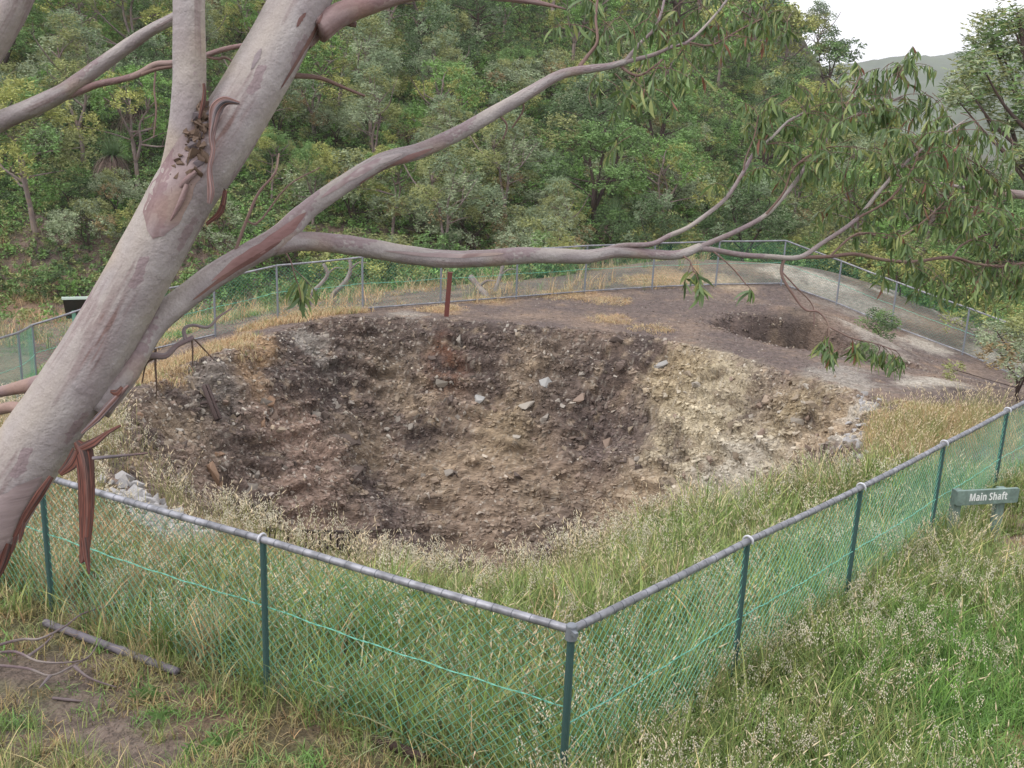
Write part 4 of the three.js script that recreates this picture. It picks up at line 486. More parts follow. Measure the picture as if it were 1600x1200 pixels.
function joined(name, geo, list, parent) { // many sprays as one part
  const n = list.length, p = geo.attributes.position, c = geo.attributes.color, ix = geo.index, m = p.count, pos = new Float32Array(n * m * 3), col = new Float32Array(n * m * 3), idx = new Uint32Array(n * ix.count), v = V(0, 0, 0);
  list.forEach((e, i) => { for (let k = 0; k < m; k++) { v.fromBufferAttribute(p, k).applyMatrix4(e.m); const q = (i * m + k) * 3; pos[q] = v.x; pos[q + 1] = v.y; pos[q + 2] = v.z; col[q] = c.getX(k) * e.c.r; col[q + 1] = c.getY(k) * e.c.g; col[q + 2] = c.getZ(k) * e.c.b; } for (let k = 0; k < ix.count; k++) idx[i * ix.count + k] = ix.getX(k) + i * m; });
  const g = new THREE.BufferGeometry(); g.setAttribute('position', new THREE.BufferAttribute(pos, 3)); g.setAttribute('color', new THREE.BufferAttribute(col, 3)); g.setIndex(new THREE.BufferAttribute(idx, 1)); g.computeVertexNormals(); const o = mesh(name, g, bushLeaf, parent); o.userData.kind = 'stuff'; return o;
}
function growTree(o) { // twisting stems with limbs and a crown of leafy clumps, base at the origin
  const R = rng(o.seed), g = group(o.name), parts = [], H = o.h, clumps = [], stems = [], nS = o.stems || 1, fork = V((R() - .5) * .35, H * o.fork * (nS > 1 ? .55 : 1), (R() - .5) * .35), a0 = R() * 6.28;
  parts.push(tube([V(0, -.4, 0), V(fork.x * .2 + (R() - .5) * .12, fork.y * .5, fork.z * .6), fork], [o.r * 1.3, o.r, o.r * .85], 7, 4, { rough: .15, f: 3 }));
  for (let k = 0; k < nS; k++) { const a = a0 + k * 6.28 / nS + (R() - .5), q = nS > 1 ? o.R * (.25 + .25 * R()) : .3, e = V(fork.x + Math.cos(a) * q, H * (.68 + .16 * R()), fork.z + Math.sin(a) * q), m1 = fork.clone().lerp(e, .35).add(V((R() - .5) * .5, 0, (R() - .5) * .5)), m2 = fork.clone().lerp(e, .7).add(V((R() - .5) * .6, 0, (R() - .5) * .6)), pts = [fork.clone(), m1, m2, e]; stems.push(new THREE.CatmullRomCurve3(pts)); parts.push(tube(pts, [o.r * .8, o.r * .6, o.r * .42, o.r * .2], 6, 4, { rough: .15, f: 3 })); }
  const top = stems[0].getPoint(1);
  for (let i = 0; i < o.n; i++) {
    const a = i * 2.4 + R() * 1.2, q = Math.sqrt((i + .5) / o.n), rr = o.R * q * (.65 + .6 * R()), y = H * lerp(1, o.low, Math.pow(q, 1.4) * (.4 + .8 * R())), c = V(Math.cos(a) * rr, y, Math.sin(a) * rr); clumps.push([c, o.cr * (.55 + .85 * R())]);
    let best = null, bd = 1e9; for (const st of stems) for (const t of [.15, .35, .55, .75, .95]) { const p = st.getPoint(t), dd = p.distanceTo(c) + (p.y > c.y - .2 ? 1.2 : 0); if (dd < bd) { bd = dd; best = p; } }
    const s = best, m = s.clone().lerp(c, .5).add(V((R() - .5) * .6, -.1 + R() * .35, (R() - .5) * .6)); parts.push(tube([s, m, c], [o.r * .36, o.r * .24, .014], 5, 4, {}));
  }
  if (o.bare) for (let i = 0; i < o.bare; i++) { const a = R() * 6.28, s = stems[i % nS].getPoint(.2 + .6 * R()), e = s.clone().add(V(Math.cos(a) * o.R * .95, H * (.02 + .3 * R()), Math.sin(a) * o.R * .95)), m = s.clone().lerp(e, .5).add(V((R() - .5) * .6, -.2, (R() - .5) * .6)); parts.push(tube([s, m, e], [o.r * .5, o.r * .35, .012], 5, 4, {})); parts.push(tube([m, m.clone().lerp(e, .5).add(V(.2, .35, -.2)), e.clone().add(V((R() - .5), .5, R() - .5))], [o.r * .28, .02, .008], 4, 3, {})); }
  mesh('trunk', mergeGeometries(parts), o.wood, g);
  const list = []; for (const [c, r] of clumps) { const tone = o.col[Math.floor(R() * o.col.length)], tk = .85 + .35 * R(), m = Math.round(o.den * r * r); for (let k = 0; k < m; k++) { const d = V(R() * 2 - 1, R() * 2 - .75, R() * 2 - 1); if (d.lengthSq() > 1.2) d.multiplyScalar(.75); d.normalize().multiplyScalar(r * (.45 + .55 * Math.sqrt(R()))); d.y *= .72; const s = (.75 + .6 * R()) * (o.ls || 1); list.push({ m: new THREE.Matrix4().compose(c.clone().add(d), new THREE.Quaternion().setFromEuler(new THREE.Euler((R() - .5) * .8, R() * 6.28, (R() - .5) * .8)), V(s, s, s)), c: tone.clone().multiplyScalar(tk * (.8 + .4 * R())) }); } }
  joined('crown', sprays[o.sp], list, g); g.userData.n = list.length; return g;
}
const gr = { olive: lin(136, 141, 88), mid: lin(108, 138, 78), grey: lin(144, 156, 122), yellow: lin(160, 162, 92), dark: lin(76, 98, 58), bright: lin(116, 152, 78), rusty: lin(152, 132, 94), blue: lin(116, 132, 100) };
const specs = [
  [{ seed: 1, stems: 2, h: 6.2, R: 2.2, n: 22, cr: .8, fork: .42, low: .5, r: .13, den: 48, sp: 0, wood: 'woodMat', bare: 3, col: ['olive', 'mid', 'yellow'] }, 'olive crowned gum'],
  [{ seed: 2, stems: 3, h: 5.4, R: 2.5, n: 22, cr: .85, fork: .35, low: .42, r: .15, den: 46, sp: 1, wood: 'darkWood', col: ['mid', 'dark', 'mid', 'olive'] }, 'mid green rounded gum'],
  [{ seed: 3, stems: 2, h: 7.2, R: 2.0, n: 18, cr: .8, fork: .5, low: .55, r: .12, den: 50, sp: 3, wood: 'woodMat', bare: 3, col: ['grey', 'blue', 'olive'] }, 'tall grey green gum'],
  [{ seed: 4, stems: 2, h: 5.0, R: 2.2, n: 20, cr: .8, fork: .4, low: .4, r: .12, den: 50, sp: 2, wood: 'darkWood', col: ['dark', 'dark', 'blue'] }, 'dark dense gum'],
  [{ seed: 5, stems: 3, h: 5.8, R: 2.3, n: 20, cr: .75, fork: .42, low: .5, r: .12, den: 50, sp: 1, wood: 'woodMat', bare: 3, col: ['bright', 'mid', 'yellow'] }, 'bright green gum']];
const sow = (p, extra) => growTree({ name: 'gum_tree', ...p, wood: p.wood === 'woodMat' ? woodMat : darkWood, col: p.col.map((c) => gr[c]), ...extra });
const kinds = specs.map(([p, l]) => [sow(p), l]), farKinds = specs.map(([p, l]) => [sow(p, { den: p.den * .42, sp: 4 }), l]);
const shrubs = [[{ seed: 11, h: 1.9, R: 1.15, n: 12, cr: .55, den: 84, sp: 2, col: ['yellow', 'olive', 'mid'] }, 'yellow green bush'], [{ seed: 12, h: 1.5, R: 1.0, n: 10, cr: .5, den: 90, sp: 2, col: ['mid', 'dark', 'bright'] }, 'dark green bush'], [{ seed: 13, stems: 3, h: 2.4, R: 1.5, n: 15, cr: .6, den: 80, sp: 1, col: ['grey', 'grey', 'rusty', 'olive'] }, 'rusty tipped grey bush']].map(([p, l]) => [growTree({ name: 'shrub', fork: .2, low: .3, r: .045, ls: .8, ...p, wood: darkWood, col: p.col.map((c) => gr[c]) }), l]);
const usedKind = new Set();
function plant(proto, x, z, s, yaw, label, cat, grp, sink = .15) { const first = !usedKind.has(proto), o = first ? proto : proto.clone(); usedKind.add(proto); if (!first) o.name = proto.name.replace(/_\d+$/, ''); delete o.userData.n; o.position.set(x, land(x, z, false) - sink, z); o.scale.set(s, s * (.92 + .16 * Math.abs(Math.sin(x * 7))), s); o.rotation.y = yaw; o.userData = {}; return tag(o, label, cat, grp); }
{ // hand placed trees first: [px, py of crown centre, depth, kind, scale, label]
  const R = rng(404), taken = [];
  for (const [px, d, k, s, l] of [[700, 38, 2, .72, 'low grey green gum directly behind the middle of the far fence'], [610, 40, 0, .6, 'olive gum left of the grey green gum behind the far fence'], [790, 41, 2, .7, 'grey gum right of centre just behind the far fence'], [650, 62, 4, 1.15, 'forked pale trunked gum with bright crown high on the hillside'], [1010, 47, 1, .8, 'dense green tree behind the far fence near the grass trees'], [1330, 42, 0, .8, 'olive gum beyond the descending right fence'], [1470, 40, 4, .85, 'bright green gum low in the valley on the right'], [1560, 36, 1, .8, 'green tree at the right edge beyond the fence'], [1400, 52, 3, .9, 'dark tree in the valley behind the foreground foliage'], [60, 40, 0, .9, 'olive gum at the far left behind the display panel'], [140, 46, 2, .85, 'grey gum on the left hillside below the slanting limb'], [30, 54, 1, 1, 'green tree high at the left edge']]) { const p = P(px, 400, d); taken.push([p.x, p.z, 2]); plant(kinds[k][0], p.x, p.z, s, R() * 6.28, l, 'gum tree', 'hillside gums'); }
  for (const [px, py, d, k, l] of [[1350, 190, 62, 1, 'green valley tree left of the gap to the far range'], [1395, 205, 70, 0, 'olive valley tree below the far range'], [1440, 200, 58, 4, 'bright valley tree below the gap to the far range'], [1490, 215, 66, 2, 'grey valley tree near the sparse gum'], [1545, 250, 52, 1, 'green valley tree under the pale limb'], [1420, 270, 46, 3, 'dark valley tree behind the hanging foliage'], [1300, 160, 74, 4, 'bright tree on the shoulder of the hill'], [1595, 270, 48, 0, 'olive valley tree at the right edge'], [1265, 110, 84, 2, 'grey gum on the skyline left of the gap'], [1310, 128, 92, 0, 'olive gum lowest on the skyline']]) { const t = P(px, py, d), gy = land(t.x, t.z, false), s = clamp((t.y - gy) / (specs[k][0].h * 1.12), .5, 2.6); taken.push([t.x, t.z]); plant(kinds[k][0], t.x, t.z, s, R() * 6.28, l, 'gum tree', 'valley gums'); }
  const told = []; let n = 0; for (let i = 0; i < 9000 && n < 235; i++) { const z = -lerp(38, 112, Math.pow(R(), 1.25)), x = (R() * 1.36 - .68) * -z, gap = lerp(2.5, 4.3, sst(38, 100, -z)); if (x / -z < -.25 && z > -40) continue; if (taken.some(([a, b]) => (a - x) ** 2 + (b - z) ** 2 < gap * gap)) continue; taken.push([x, z]); const k = (z < -62 ? farKinds : kinds)[Math.floor(R() * 5)]; const tr = plant(k[0], x, z, lerp(.5, 1.15, R()) * lerp(.85, 1.25, sst(40, 100, -z)), R() * 6.28, k[1], 'gum tree', 'hillside gums'); told.push([tr, k[1]]); n++; }
  let m = 0; for (let i = 0; i < 5000 && m < 190; i++) { const z = -lerp(34.5, 70, Math.pow(R(), 1.5)), x = (R() * 1.3 - .65) * -z; if (z > -39 && x > 3 && x < 13) continue; if (x < -8 && z > -36.5) continue; if (taken.some(([a, b]) => (a - x) ** 2 + (b - z) ** 2 < 1.1)) continue; taken.push([x, z]); const k = shrubs[Math.floor(R() * 3)]; told.push([plant(k[0], x, z, lerp(.7, 1.25, R()), R() * 6.28, k[1], 'shrub', 'hillside bushes'), k[1]]); m++; }
  tell(told, (x, y, p) => (p.z > -48 ? 'low ' : p.z > -72 ? 'midway up ' : 'high ') + (x < 300 ? 'on hillside left of forked stem' : x < 560 ? 'on hillside above left far fence' : x < 860 ? 'on hillside above rust red post' : x < 1160 ? 'on hillside above right far fence' : 'on slope behind foreground foliage'));
  console.log('trees', n, 'shrubs', m);
}
{ // undergrowth over the hillside
  const R = rng(505), lists = [[], []]; for (let i = 0; i < 80000; i++) { const z = -lerp(34, 95, Math.pow(R(), 1.2)), x = (R() * 1.36 - .68) * -z; if (z > -38.5 && x > 2 && x < 13.5) continue; if (x < -9 && z > -37 && R() < .8) continue; const s = .45 + R() * .75, tone = [gr.dark, gr.mid, gr.olive, gr.mid, gr.bright, gr.dark][Math.floor(clamp(.5 + .9 * fbm(x * .25, z * .25, 2, 2) + .5 * (R() - .5), 0, .99) * 6)]; lists[i & 1].push({ m: new THREE.Matrix4().compose(V(x, land(x, z, false) + R() * R() * .9, z), new THREE.Quaternion().setFromEuler(new THREE.Euler(0, R() * 6.28, 0)), V(s, s, s)), c: tone.clone().multiplyScalar(.75 + .5 * R()) }); }
  lists.forEach((l, i) => tag(instanced('undergrowth', sprays[i + 5], bushLeaf, l), 'dense low scrub covering the hillside below the trees', 'undergrowth', 'hillside scrub', 'stuff'));
}
{ // grass trees: dark stump, skirt of dead leaves, tuft of spikes
  const spike = new THREE.MeshStandardMaterial({ color: lin(108, 132, 92), roughness: .7, side: THREE.DoubleSide }), skirt = new THREE.MeshStandardMaterial({ color: lin(124, 106, 98), roughness: .95, side: THREE.DoubleSide }), stump = new THREE.MeshStandardMaterial({ color: lin(52, 44, 40), roughness: 1 });
  function grassTree(px, py, wide, tall, label, seed) { const R = rng(seed), c = onLand(px, py, 20), dist = c.clone().sub(EYE).dot(FW), g = group('grass_tree', V(c.x, c.y, c.z)), s = wide * dist / FOC / 1.75, h = tall * dist / FOC, A = new Tri(), B = new Tri(); mesh('stump', tube([V(0, -.3, 0), V(.05, h * .5, 0), V(0, h, 0)], [.2 * s, .18 * s, .17 * s], 8, 3, { rough: .2, f: 4 }), stump, g);
    const blade = (T, o, dir, L, w, sagk) => { let p = o.clone(), dd = dir.clone(), n = 4, k = T.p.length / 3, sd = V(-dir.z, .01, dir.x).normalize(); for (let i = 0; i <= n; i++) { const ww = w * (1 - i / n * .85); T.v(p.x - sd.x * ww, p.y, p.z - sd.z * ww, white); T.v(p.x + sd.x * ww, p.y, p.z + sd.z * ww, white); p = p.clone().addScaledVector(dd, L / n); dd.y -= sagk; dd.normalize(); } for (let i = 0; i < n; i++) { const a = k + i * 2; T.f(a, a + 1, a + 2); T.f(a + 1, a + 3, a + 2); } };
    for (let i = 0; i < 420; i++) { const a = R() * 6.283, e = R() * 1.5 - .05; blade(A, V(Math.cos(a) * .1 * s, h, Math.sin(a) * .1 * s), V(Math.cos(a) * Math.cos(e), Math.sin(e), Math.sin(a) * Math.cos(e)), (.75 + R() * .45) * s, .009, .12 + R() * .12); }
    for (let i = 0; i < 420; i++) { const a = R() * 6.283, y = h - R() * .35 * s; blade(B, V(Math.cos(a) * .16 * s, y, Math.sin(a) * .16 * s), V(Math.cos(a) * .9, .1 - R() * .4, Math.sin(a) * .9).normalize(), (.6 + R() * .6) * s, .012, .5 + R() * .4); }
    mesh('spikes', A.geo(), spike, g); mesh('dead_skirt', B.geo(), skirt, g); tag(g, label, 'grass tree'); }
  for (const a of [[222, 232, 92, 62, 'big grass tree with brown skirt left of the forked stem', 1], [866, 345, 74, 40, 'grass tree with grey skirt behind the centre of the far fence', 2], [958, 374, 66, 30, 'smaller grass tree right of the centre one behind the far fence', 3], [640, 240, 62, 46, 'grass tree on the hillside beside the forked pale trunk', 4], [705, 392, 46, 22, 'short grass tree just above the far fence rail', 5], [178, 285, 70, 40, 'grass tree with dark skirt below the big one on the left', 6], [1105, 384, 50, 26, 'low grass tree behind the far fence right of centre', 7]]) grassTree(...a);
}
{ // gum on the right, sparse crown against the sky
  const R = rng(606), b = P(1690, 560, 22); b.y = land(b.x, b.z, false); const g = group('gum_tree', b), parts = [], lo = (x, y, d) => P(x, y, d).sub(b), list = [];
  parts.push(tube([V(0, -.4, 0), lo(1670, 420, 22), lo(1640, 260, 22), lo(1612, 120, 22), lo(1590, 20, 22)], [.24, .2, .15, .1, .05], 10, 5, { rough: .1 }));
  const cl = [[1545, 50, .55], [1580, 30, .5], [1600, 90, .6], [1530, 95, .45], [1560, 130, .5], [1610, 150, .6], [1505, 128, .4], [1580, 190, .5], [1560, 70, .5], [1620, 40, .6], [1495, 155, .35], [1530, 160, .35], [1600, 240, .4], [1640, 200, .6]];
  for (const [x, y, r] of cl) { const c = lo(x, y, 22 + (R() - .5) * 1.6), s = lo(lerp(1640, 1600, R()), y + 90 + R() * 60, 22); parts.push(tube([s, s.clone().lerp(c, .5).add(V(0, -.15, 0)), c], [.055, .035, .012], 5, 4)); for (let k = 0; k < 90 * r; k++) { const d = V(R() - .5, R() - .5, R() - .5).normalize().multiplyScalar(r * (.35 + .75 * R())); d.y *= .7; const q = .55 + .5 * R(); list.push({ m: new THREE.Matrix4().compose(c.clone().add(d), new THREE.Quaternion().setFromEuler(new THREE.Euler(0, R() * 6.28, 0)), V(q, q, q)), c: [gr.olive, gr.grey, gr.mid][k % 3].clone().multiplyScalar(.75 + .45 * R()) }); } }
  mesh('trunk', mergeGeometries(parts), darkWood, g);
  mesh('pale_limb', mergeGeometries([tube([lo(1680, 320, 21.6), lo(1600, 305, 21.4), lo(1556, 299, 21.3), lo(1526, 287, 21.2), lo(1495, 267, 21.1)], [.11, .09, .085, .07, .05], 8, 5, { rough: .1 }), tube([lo(1556, 300, 21.3), lo(1510, 294, 21.1), lo(1470, 286, 21)], [.05, .04, .02], 6, 4)]), new THREE.MeshStandardMaterial({ map: barkTex, color: lin(236, 230, 226), roughness: .85 }), g);
  joined('crown', sprays[3], list, g); tag(g, 'tall sparse gum at the right edge with its crown against the sky', 'gum tree');
}
{ // shrubs beside the right path, and dead limbs beyond the far fence
  for (const [px, py, d, s, k, l] of [[1375, 500, 27.5, .55, 1, 'dark green bush at the right side fence above the pale scree'], [1590, 610, 20.5, .75, 2, 'grey green bush at the right edge beside the path'], [1560, 470, 30, .9, 0, 'leafy bush beyond the right fence at the edge of the scree'], [1430, 545, 24.8, .35, 1, 'small green bush at the edge of the second hollow'], [1350, 560, 23.6, .28, 1, 'tiny sprig of bush on the rim of the second hollow']]) { const p = P(px, py, d); plant(shrubs[k][0], p.x, p.z, s, px, l, 'shrub', null, .05); }
  const pale = new THREE.MeshStandardMaterial({ map: barkTex, color: lin(235, 228, 226), roughness: .9 });
  for (const [l, label] of [[[[735, 432, 9, 29.5], [748, 448, 10, 29.3], [762, 465, 11, 29]], 'pale broken limb leaning behind the far fence right of the rust red post'], [[[546, 405, 5, 29], [548, 420, 6, 29], [540, 440, 7, 29], [520, 462, 8, 29.2]], 'twisted pale dead limb behind the far fence left of centre'], [[[786, 412, 6, 30], [782, 430, 6, 30], [775, 452, 7, 30]], 'upright grey dead branch behind the far fence'], [[[505, 412, 5, 30], [512, 428, 6, 30], [500, 445, 6, 30], [484, 462, 7, 30]], 'forked dead branch behind the far fence at the left']]) { const e = l[l.length - 1], b = P(e[0], e[1], e[3]); b.y = land(b.x, b.z, false); const g = group('dead_branch', b), [p, r] = pixels(l, b); p.push(V(p[p.length - 1].x, -.1, p[p.length - 1].z)); r.push(r[r.length - 1]); mesh('limb', tube(p, r, 7, 4, { rough: .2, f: 5 }), pale, g); mesh('side_branch', tube([p[1], p[1].clone().add(V(.25, .2, .1)), p[1].clone().add(V(.5, .22, .2))], [r[1] * .6, r[1] * .4, .008], 5, 3), pale, g); tag(g, label, 'dead branch'); }
  // dead branch on the path, lower left
  const g0 = onLand(60, 1040), g = group('dead_branch', g0), gp = (x, y, h) => { const p = onLand(x, y); p.y += h; return p.sub(g0); };
  for (const l of [[[-60, 1060, .12], [0, 1037, .14], [40, 1021, .12], [62, 1022, .14], [105, 1002, .16], [130, 987, .18], [170, 976, .2], [228, 960, .24]], [[-60, 1042, .1], [0, 1040, .1], [26, 1038, .1], [60, 1052, .1], [100, 1058, .12], [135, 1053, .12], [160, 1020, .14]], [[-50, 1050, .06], [0, 1055, .07], [45, 1063, .08], [80, 1072, .08], [115, 1060, .1], [140, 1048, .1]], [[45, 1044, .1], [70, 1030, .12], [85, 1015, .14]], [[80, 1072, .08], [62, 1086, .05]], [[118, 1062, .1], [140, 1076, .08], [182, 1084, .05]]]) mesh('twig', tube(l.map((q) => gp(...q)), l.map((_, i) => lerp(.016, .005, i / (l.length - 1))), 6, 4, { rough: .15, f: 9 }), deadMat, g);
  tag(g, 'grey dead branch with curved twigs lying on the path at lower left', 'dead branch');
  const s0 = onLand(104, 1096), sg = mesh('stick', tube([[82, 1092], [104, 1096], [130, 1098]].map(([x, y]) => { const p = onLand(x, y); p.y += .015; return p.sub(s0); }), [.012, .014, .008], 6, 4, { rough: .2, f: 9 }), deadMat); sg.position.copy(s0); tag(sg, 'short brown stick on the path below the dead branch', 'stick');
  const l0 = onLand(610, 1175), lg = mesh('log', tube([[570, 1160], [595, 1168], [625, 1180], [665, 1195]].map(([x, y]) => { const p = onLand(x, y); p.y += .04; return p.sub(l0); }), [.035, .04, .042, .03], 8, 5, { rough: .25, f: 7 }), darkWood); lg.position.copy(l0); tag(lg, 'weathered grey log half hidden in grass at the bottom centre', 'log');
}
console.log('woods ready');

{ // leafy weeds on the trodden ground
  const wm = new THREE.MeshPhysicalMaterial({ color: lin(104, 138, 76), roughness: .7, transmission: .2, thickness: 0, side: THREE.DoubleSide });
  for (const [px, py, s, l] of [[252, 1132, .2, 'small leafy weed on the bare soil left of centre'], [235, 1094, .22, 'spreading leafy weed just below the loose pipe'], [345, 1172, .24, 'leafy weed at the bottom edge on bare soil'], [215, 1100, .14, 'little weed beside the spreading one'], [300, 1182, .18, 'low weed near the bottom left of the path'], [1520, 850, .3, 'leafy green weed between the legs of the sign']]) { const R = rng(px), p = onLand(px, py), g = group('weed', p); for (let i = 0; i < 26; i++) { const m = mesh('leaf', leafShapes[i & 3], wm, g), k = s * 4.6 * (.5 + .7 * R()); m.scale.set(k * 1.3, k, k); m.rotation.set(0, R() * 6.28, 1.1 + R() * 1.3, 'YXZ'); m.position.set((R() - .5) * s * .5, .02 + R() * .05, (R() - .5) * s * .5); } tag(g, l, 'weed', 'weeds on open ground'); }
}
// ---------------------------------------------------------------- grasses
function tuft(seed, n, H, W, spread, lean) { const T = new Tri(), R = rng(seed); for (let i = 0; i < n; i++) { const a = R() * 6.283, r = Math.sqrt(R()) * spread, h = H * (.45 + .65 * R()), b = lean * (.2 + R()), o = V(Math.cos(a) * r, 0, Math.sin(a) * r), y2 = R() * 6.283, d = V(Math.cos(y2), 0, Math.sin(y2)), s = V(-d.z, 0, d.x), w = W * (.6 + .7 * R()), k = .6 + .7 * R(), c = new THREE.Color(k * (1 + .28 * (R() - .4)), k, k * (1 - .15 * R())); const pt = (t) => V(o.x + d.x * b * h * t * t, h * (t - .28 * b * t * t), o.z + d.z * b * h * t * t); let prev = null; for (const t of [0, .4, .75]) { const p = pt(t), ww = w * (1 - t * .55), q = [T.v(p.x - s.x * ww, p.y, p.z - s.z * ww, c), T.v(p.x + s.x * ww, p.y, p.z + s.z * ww, c)]; if (prev) { T.f(prev[0], prev[1], q[0]); T.f(prev[1], q[1], q[0]); } prev = q; } const e = pt(1), f = T.v(e.x, e.y, e.z, c); T.f(prev[0], prev[1], f); } return T.geo(); }
function seedStalk(seed, n, H, kind) { const T = new Tri(), R = rng(seed), stalk = lin(150, 150, 100), head = kind === 0 ? lin(200, 182, 152) : lin(200, 192, 172); for (let i = 0; i < n; i++) { const a = R() * 6.283, h = H * (.7 + .5 * R()), b = .25 + R() * .45, o = V((R() - .5) * .22, 0, (R() - .5) * .22), d = V(Math.cos(a), 0, Math.sin(a)), pt = (t) => V(o.x + d.x * b * h * t * t * .8, h * (t - .2 * b * t * t), o.z + d.z * b * h * t * t * .8), k0 = .8 + .4 * R(), sc = stalk.clone().multiplyScalar(k0), hc = head.clone().multiplyScalar(.75 + .5 * R());
    for (let j = 0; j < 4; j++) prismC(T, pt(j / 4 * .86), pt((j + 1) / 4 * .86), .0022, sc);
    if (kind === 0) { const p0 = pt(.8), p1 = pt(.9), p2 = pt(1.04); for (const [q, w, e] of [[p0, .0048, p1], [p1, .0056, p2]]) cone(T, q, e, w, hc); }
    else for (let j = 0; j < 26; j++) { const t = .72 + .28 * R(), q = 1.1 - t, p = pt(t), e = p.clone().add(V((R() - .5) * .42 * q, (R() - .6) * .06, (R() - .5) * .42 * q)); cone(T, e, e.clone().add(V((R() - .5) * .016, -.022, (R() - .5) * .016)), .0048, hc); }
  } return T.geo(); }
function prismC(T, a, b, r, c) { const k = T.p.length / 3; for (const e of [a, b]) for (let i = 0; i < 3; i++) { const t = i * 2.094; T.v(e.x + r * Math.cos(t), e.y, e.z + r * Math.sin(t), c); } for (let i = 0; i < 3; i++) { const j = (i + 1) % 3; T.f(k + i, k + 3 + i, k + j); T.f(k + j, k + 3 + i, k + 3 + j); } }
function cone(T, a, b, r, c) { const k = T.p.length / 3, m = a.clone().lerp(b, .45); T.v(a.x, a.y, a.z, c); for (let i = 0; i < 4; i++) { const t = i * 1.5708; T.v(m.x + r * Math.cos(t), m.y + (i % 2 ? r * .4 : -r * .4), m.z + r * Math.sin(t), c); } T.v(b.x, b.y, b.z, c); for (let i = 0; i < 4; i++) { const j = (i + 1) % 4; T.f(k, k + 1 + j, k + 1 + i); T.f(k + 5, k + 1 + i, k + 1 + j); } }
const grassMat = new THREE.MeshPhysicalMaterial({ vertexColors: true, roughness: .75, side: THREE.DoubleSide, transmission: .2, thickness: 0 }), seedMat = new THREE.MeshStandardMaterial({ vertexColors: true, roughness: .9, side: THREE.DoubleSide });
const gA = [tuft(1, 13, .6, .0058, .1, .65), tuft(2, 12, .5, .0066, .1, 1), tuft(3, 14, .72, .005, .11, .6)], gS = [tuft(4, 16, .16, .0042, .1, .9), tuft(5, 14, .1, .005, .1, 1.2)], gSeed = [seedStalk(1, 3, .72, 0), seedStalk(2, 2, .8, 1), seedStalk(3, 4, .62, 0)];
const cg = { green: lin(116, 152, 76), lush: lin(112, 154, 72), olive: lin(150, 158, 98), straw: lin(198, 180, 146), orange: lin(184, 152, 118), grey: lin(176, 172, 144), weed: lin(110, 146, 76) };
const F = { c: P(893, 984, 6.85), l: P(64, 743, 9.52), r: P(1574, 642, 14.44) };
const sideL = (x, z) => (F.l.x - F.c.x) * (z - F.c.z) - (F.l.z - F.c.z) * (x - F.c.x), sideR = (x, z) => (F.r.x - F.c.x) * (z - F.c.z) - (F.r.z - F.c.z) * (x - F.c.x);
const probeIn = [sideL(0, -10) > 0, sideR(0, -10) > 0], inFence = (x, z) => (sideL(x, z) > 0) === probeIn[0] && (sideR(x, z) > 0) === probeIn[1];
const spot = (px, py) => { const p = onLand(px, py); return [p.x, p.z]; };
const near = (x, z, [a, b], r) => 1 - sst(.4, 1, Math.hypot(x - a, z - b) / r);
const bare = [[30, 1060, .65], [100, 1110, .5], [170, 1150, .42], [240, 1190, .45], [330, 1130, .25], [470, 1160, .35], [1585, 820, .8], [1600, 860, .8], [1560, 880, .4], [1595, 1175, .35]].map(([x, y, r]) => [spot(x, y), r]);
const dryTop = [[430, 505, 1.0], [500, 490, 1.1], [540, 488, .8], [350, 540, 1.0], [290, 562, 1.0], [230, 590, 1.0], [395, 560, .6], [460, 500, .9]].map(([x, y, r]) => [spot(x, y), r]), dryRight = [[1385, 675, 1.0], [1440, 680, 1.2], [1500, 672, 1.1], [1400, 715, 1.1], [1545, 655, .8], [1370, 735, .8]].map(([x, y, r]) => [spot(x, y), r]), thin = [[690, 483, .8], [880, 462, 1.2], [950, 470, 1], [1010, 440, 1.3], [1020, 515, .7], [960, 500, .7], [760, 470, .8]].map(([x, y, r]) => [spot(x, y), r]), lush = [[1560, 1050, 1.6], [1500, 1100, 1.5], [800, 920, .9], [880, 900, .9], [1000, 880, 1.2], [640, 1000, 1.2]].map(([x, y, r]) => [spot(x, y), r]);
const outc = [[190, 750, .5], [215, 780, .6], [245, 810, .6], [285, 838, .6], [205, 790, .5], [500, 862, .9]].map(([x, y, r]) => [spot(x, y), r]);
const most = (x, z, L) => L.reduce((m, [p, r]) => Math.max(m, near(x, z, p, r)), 0);
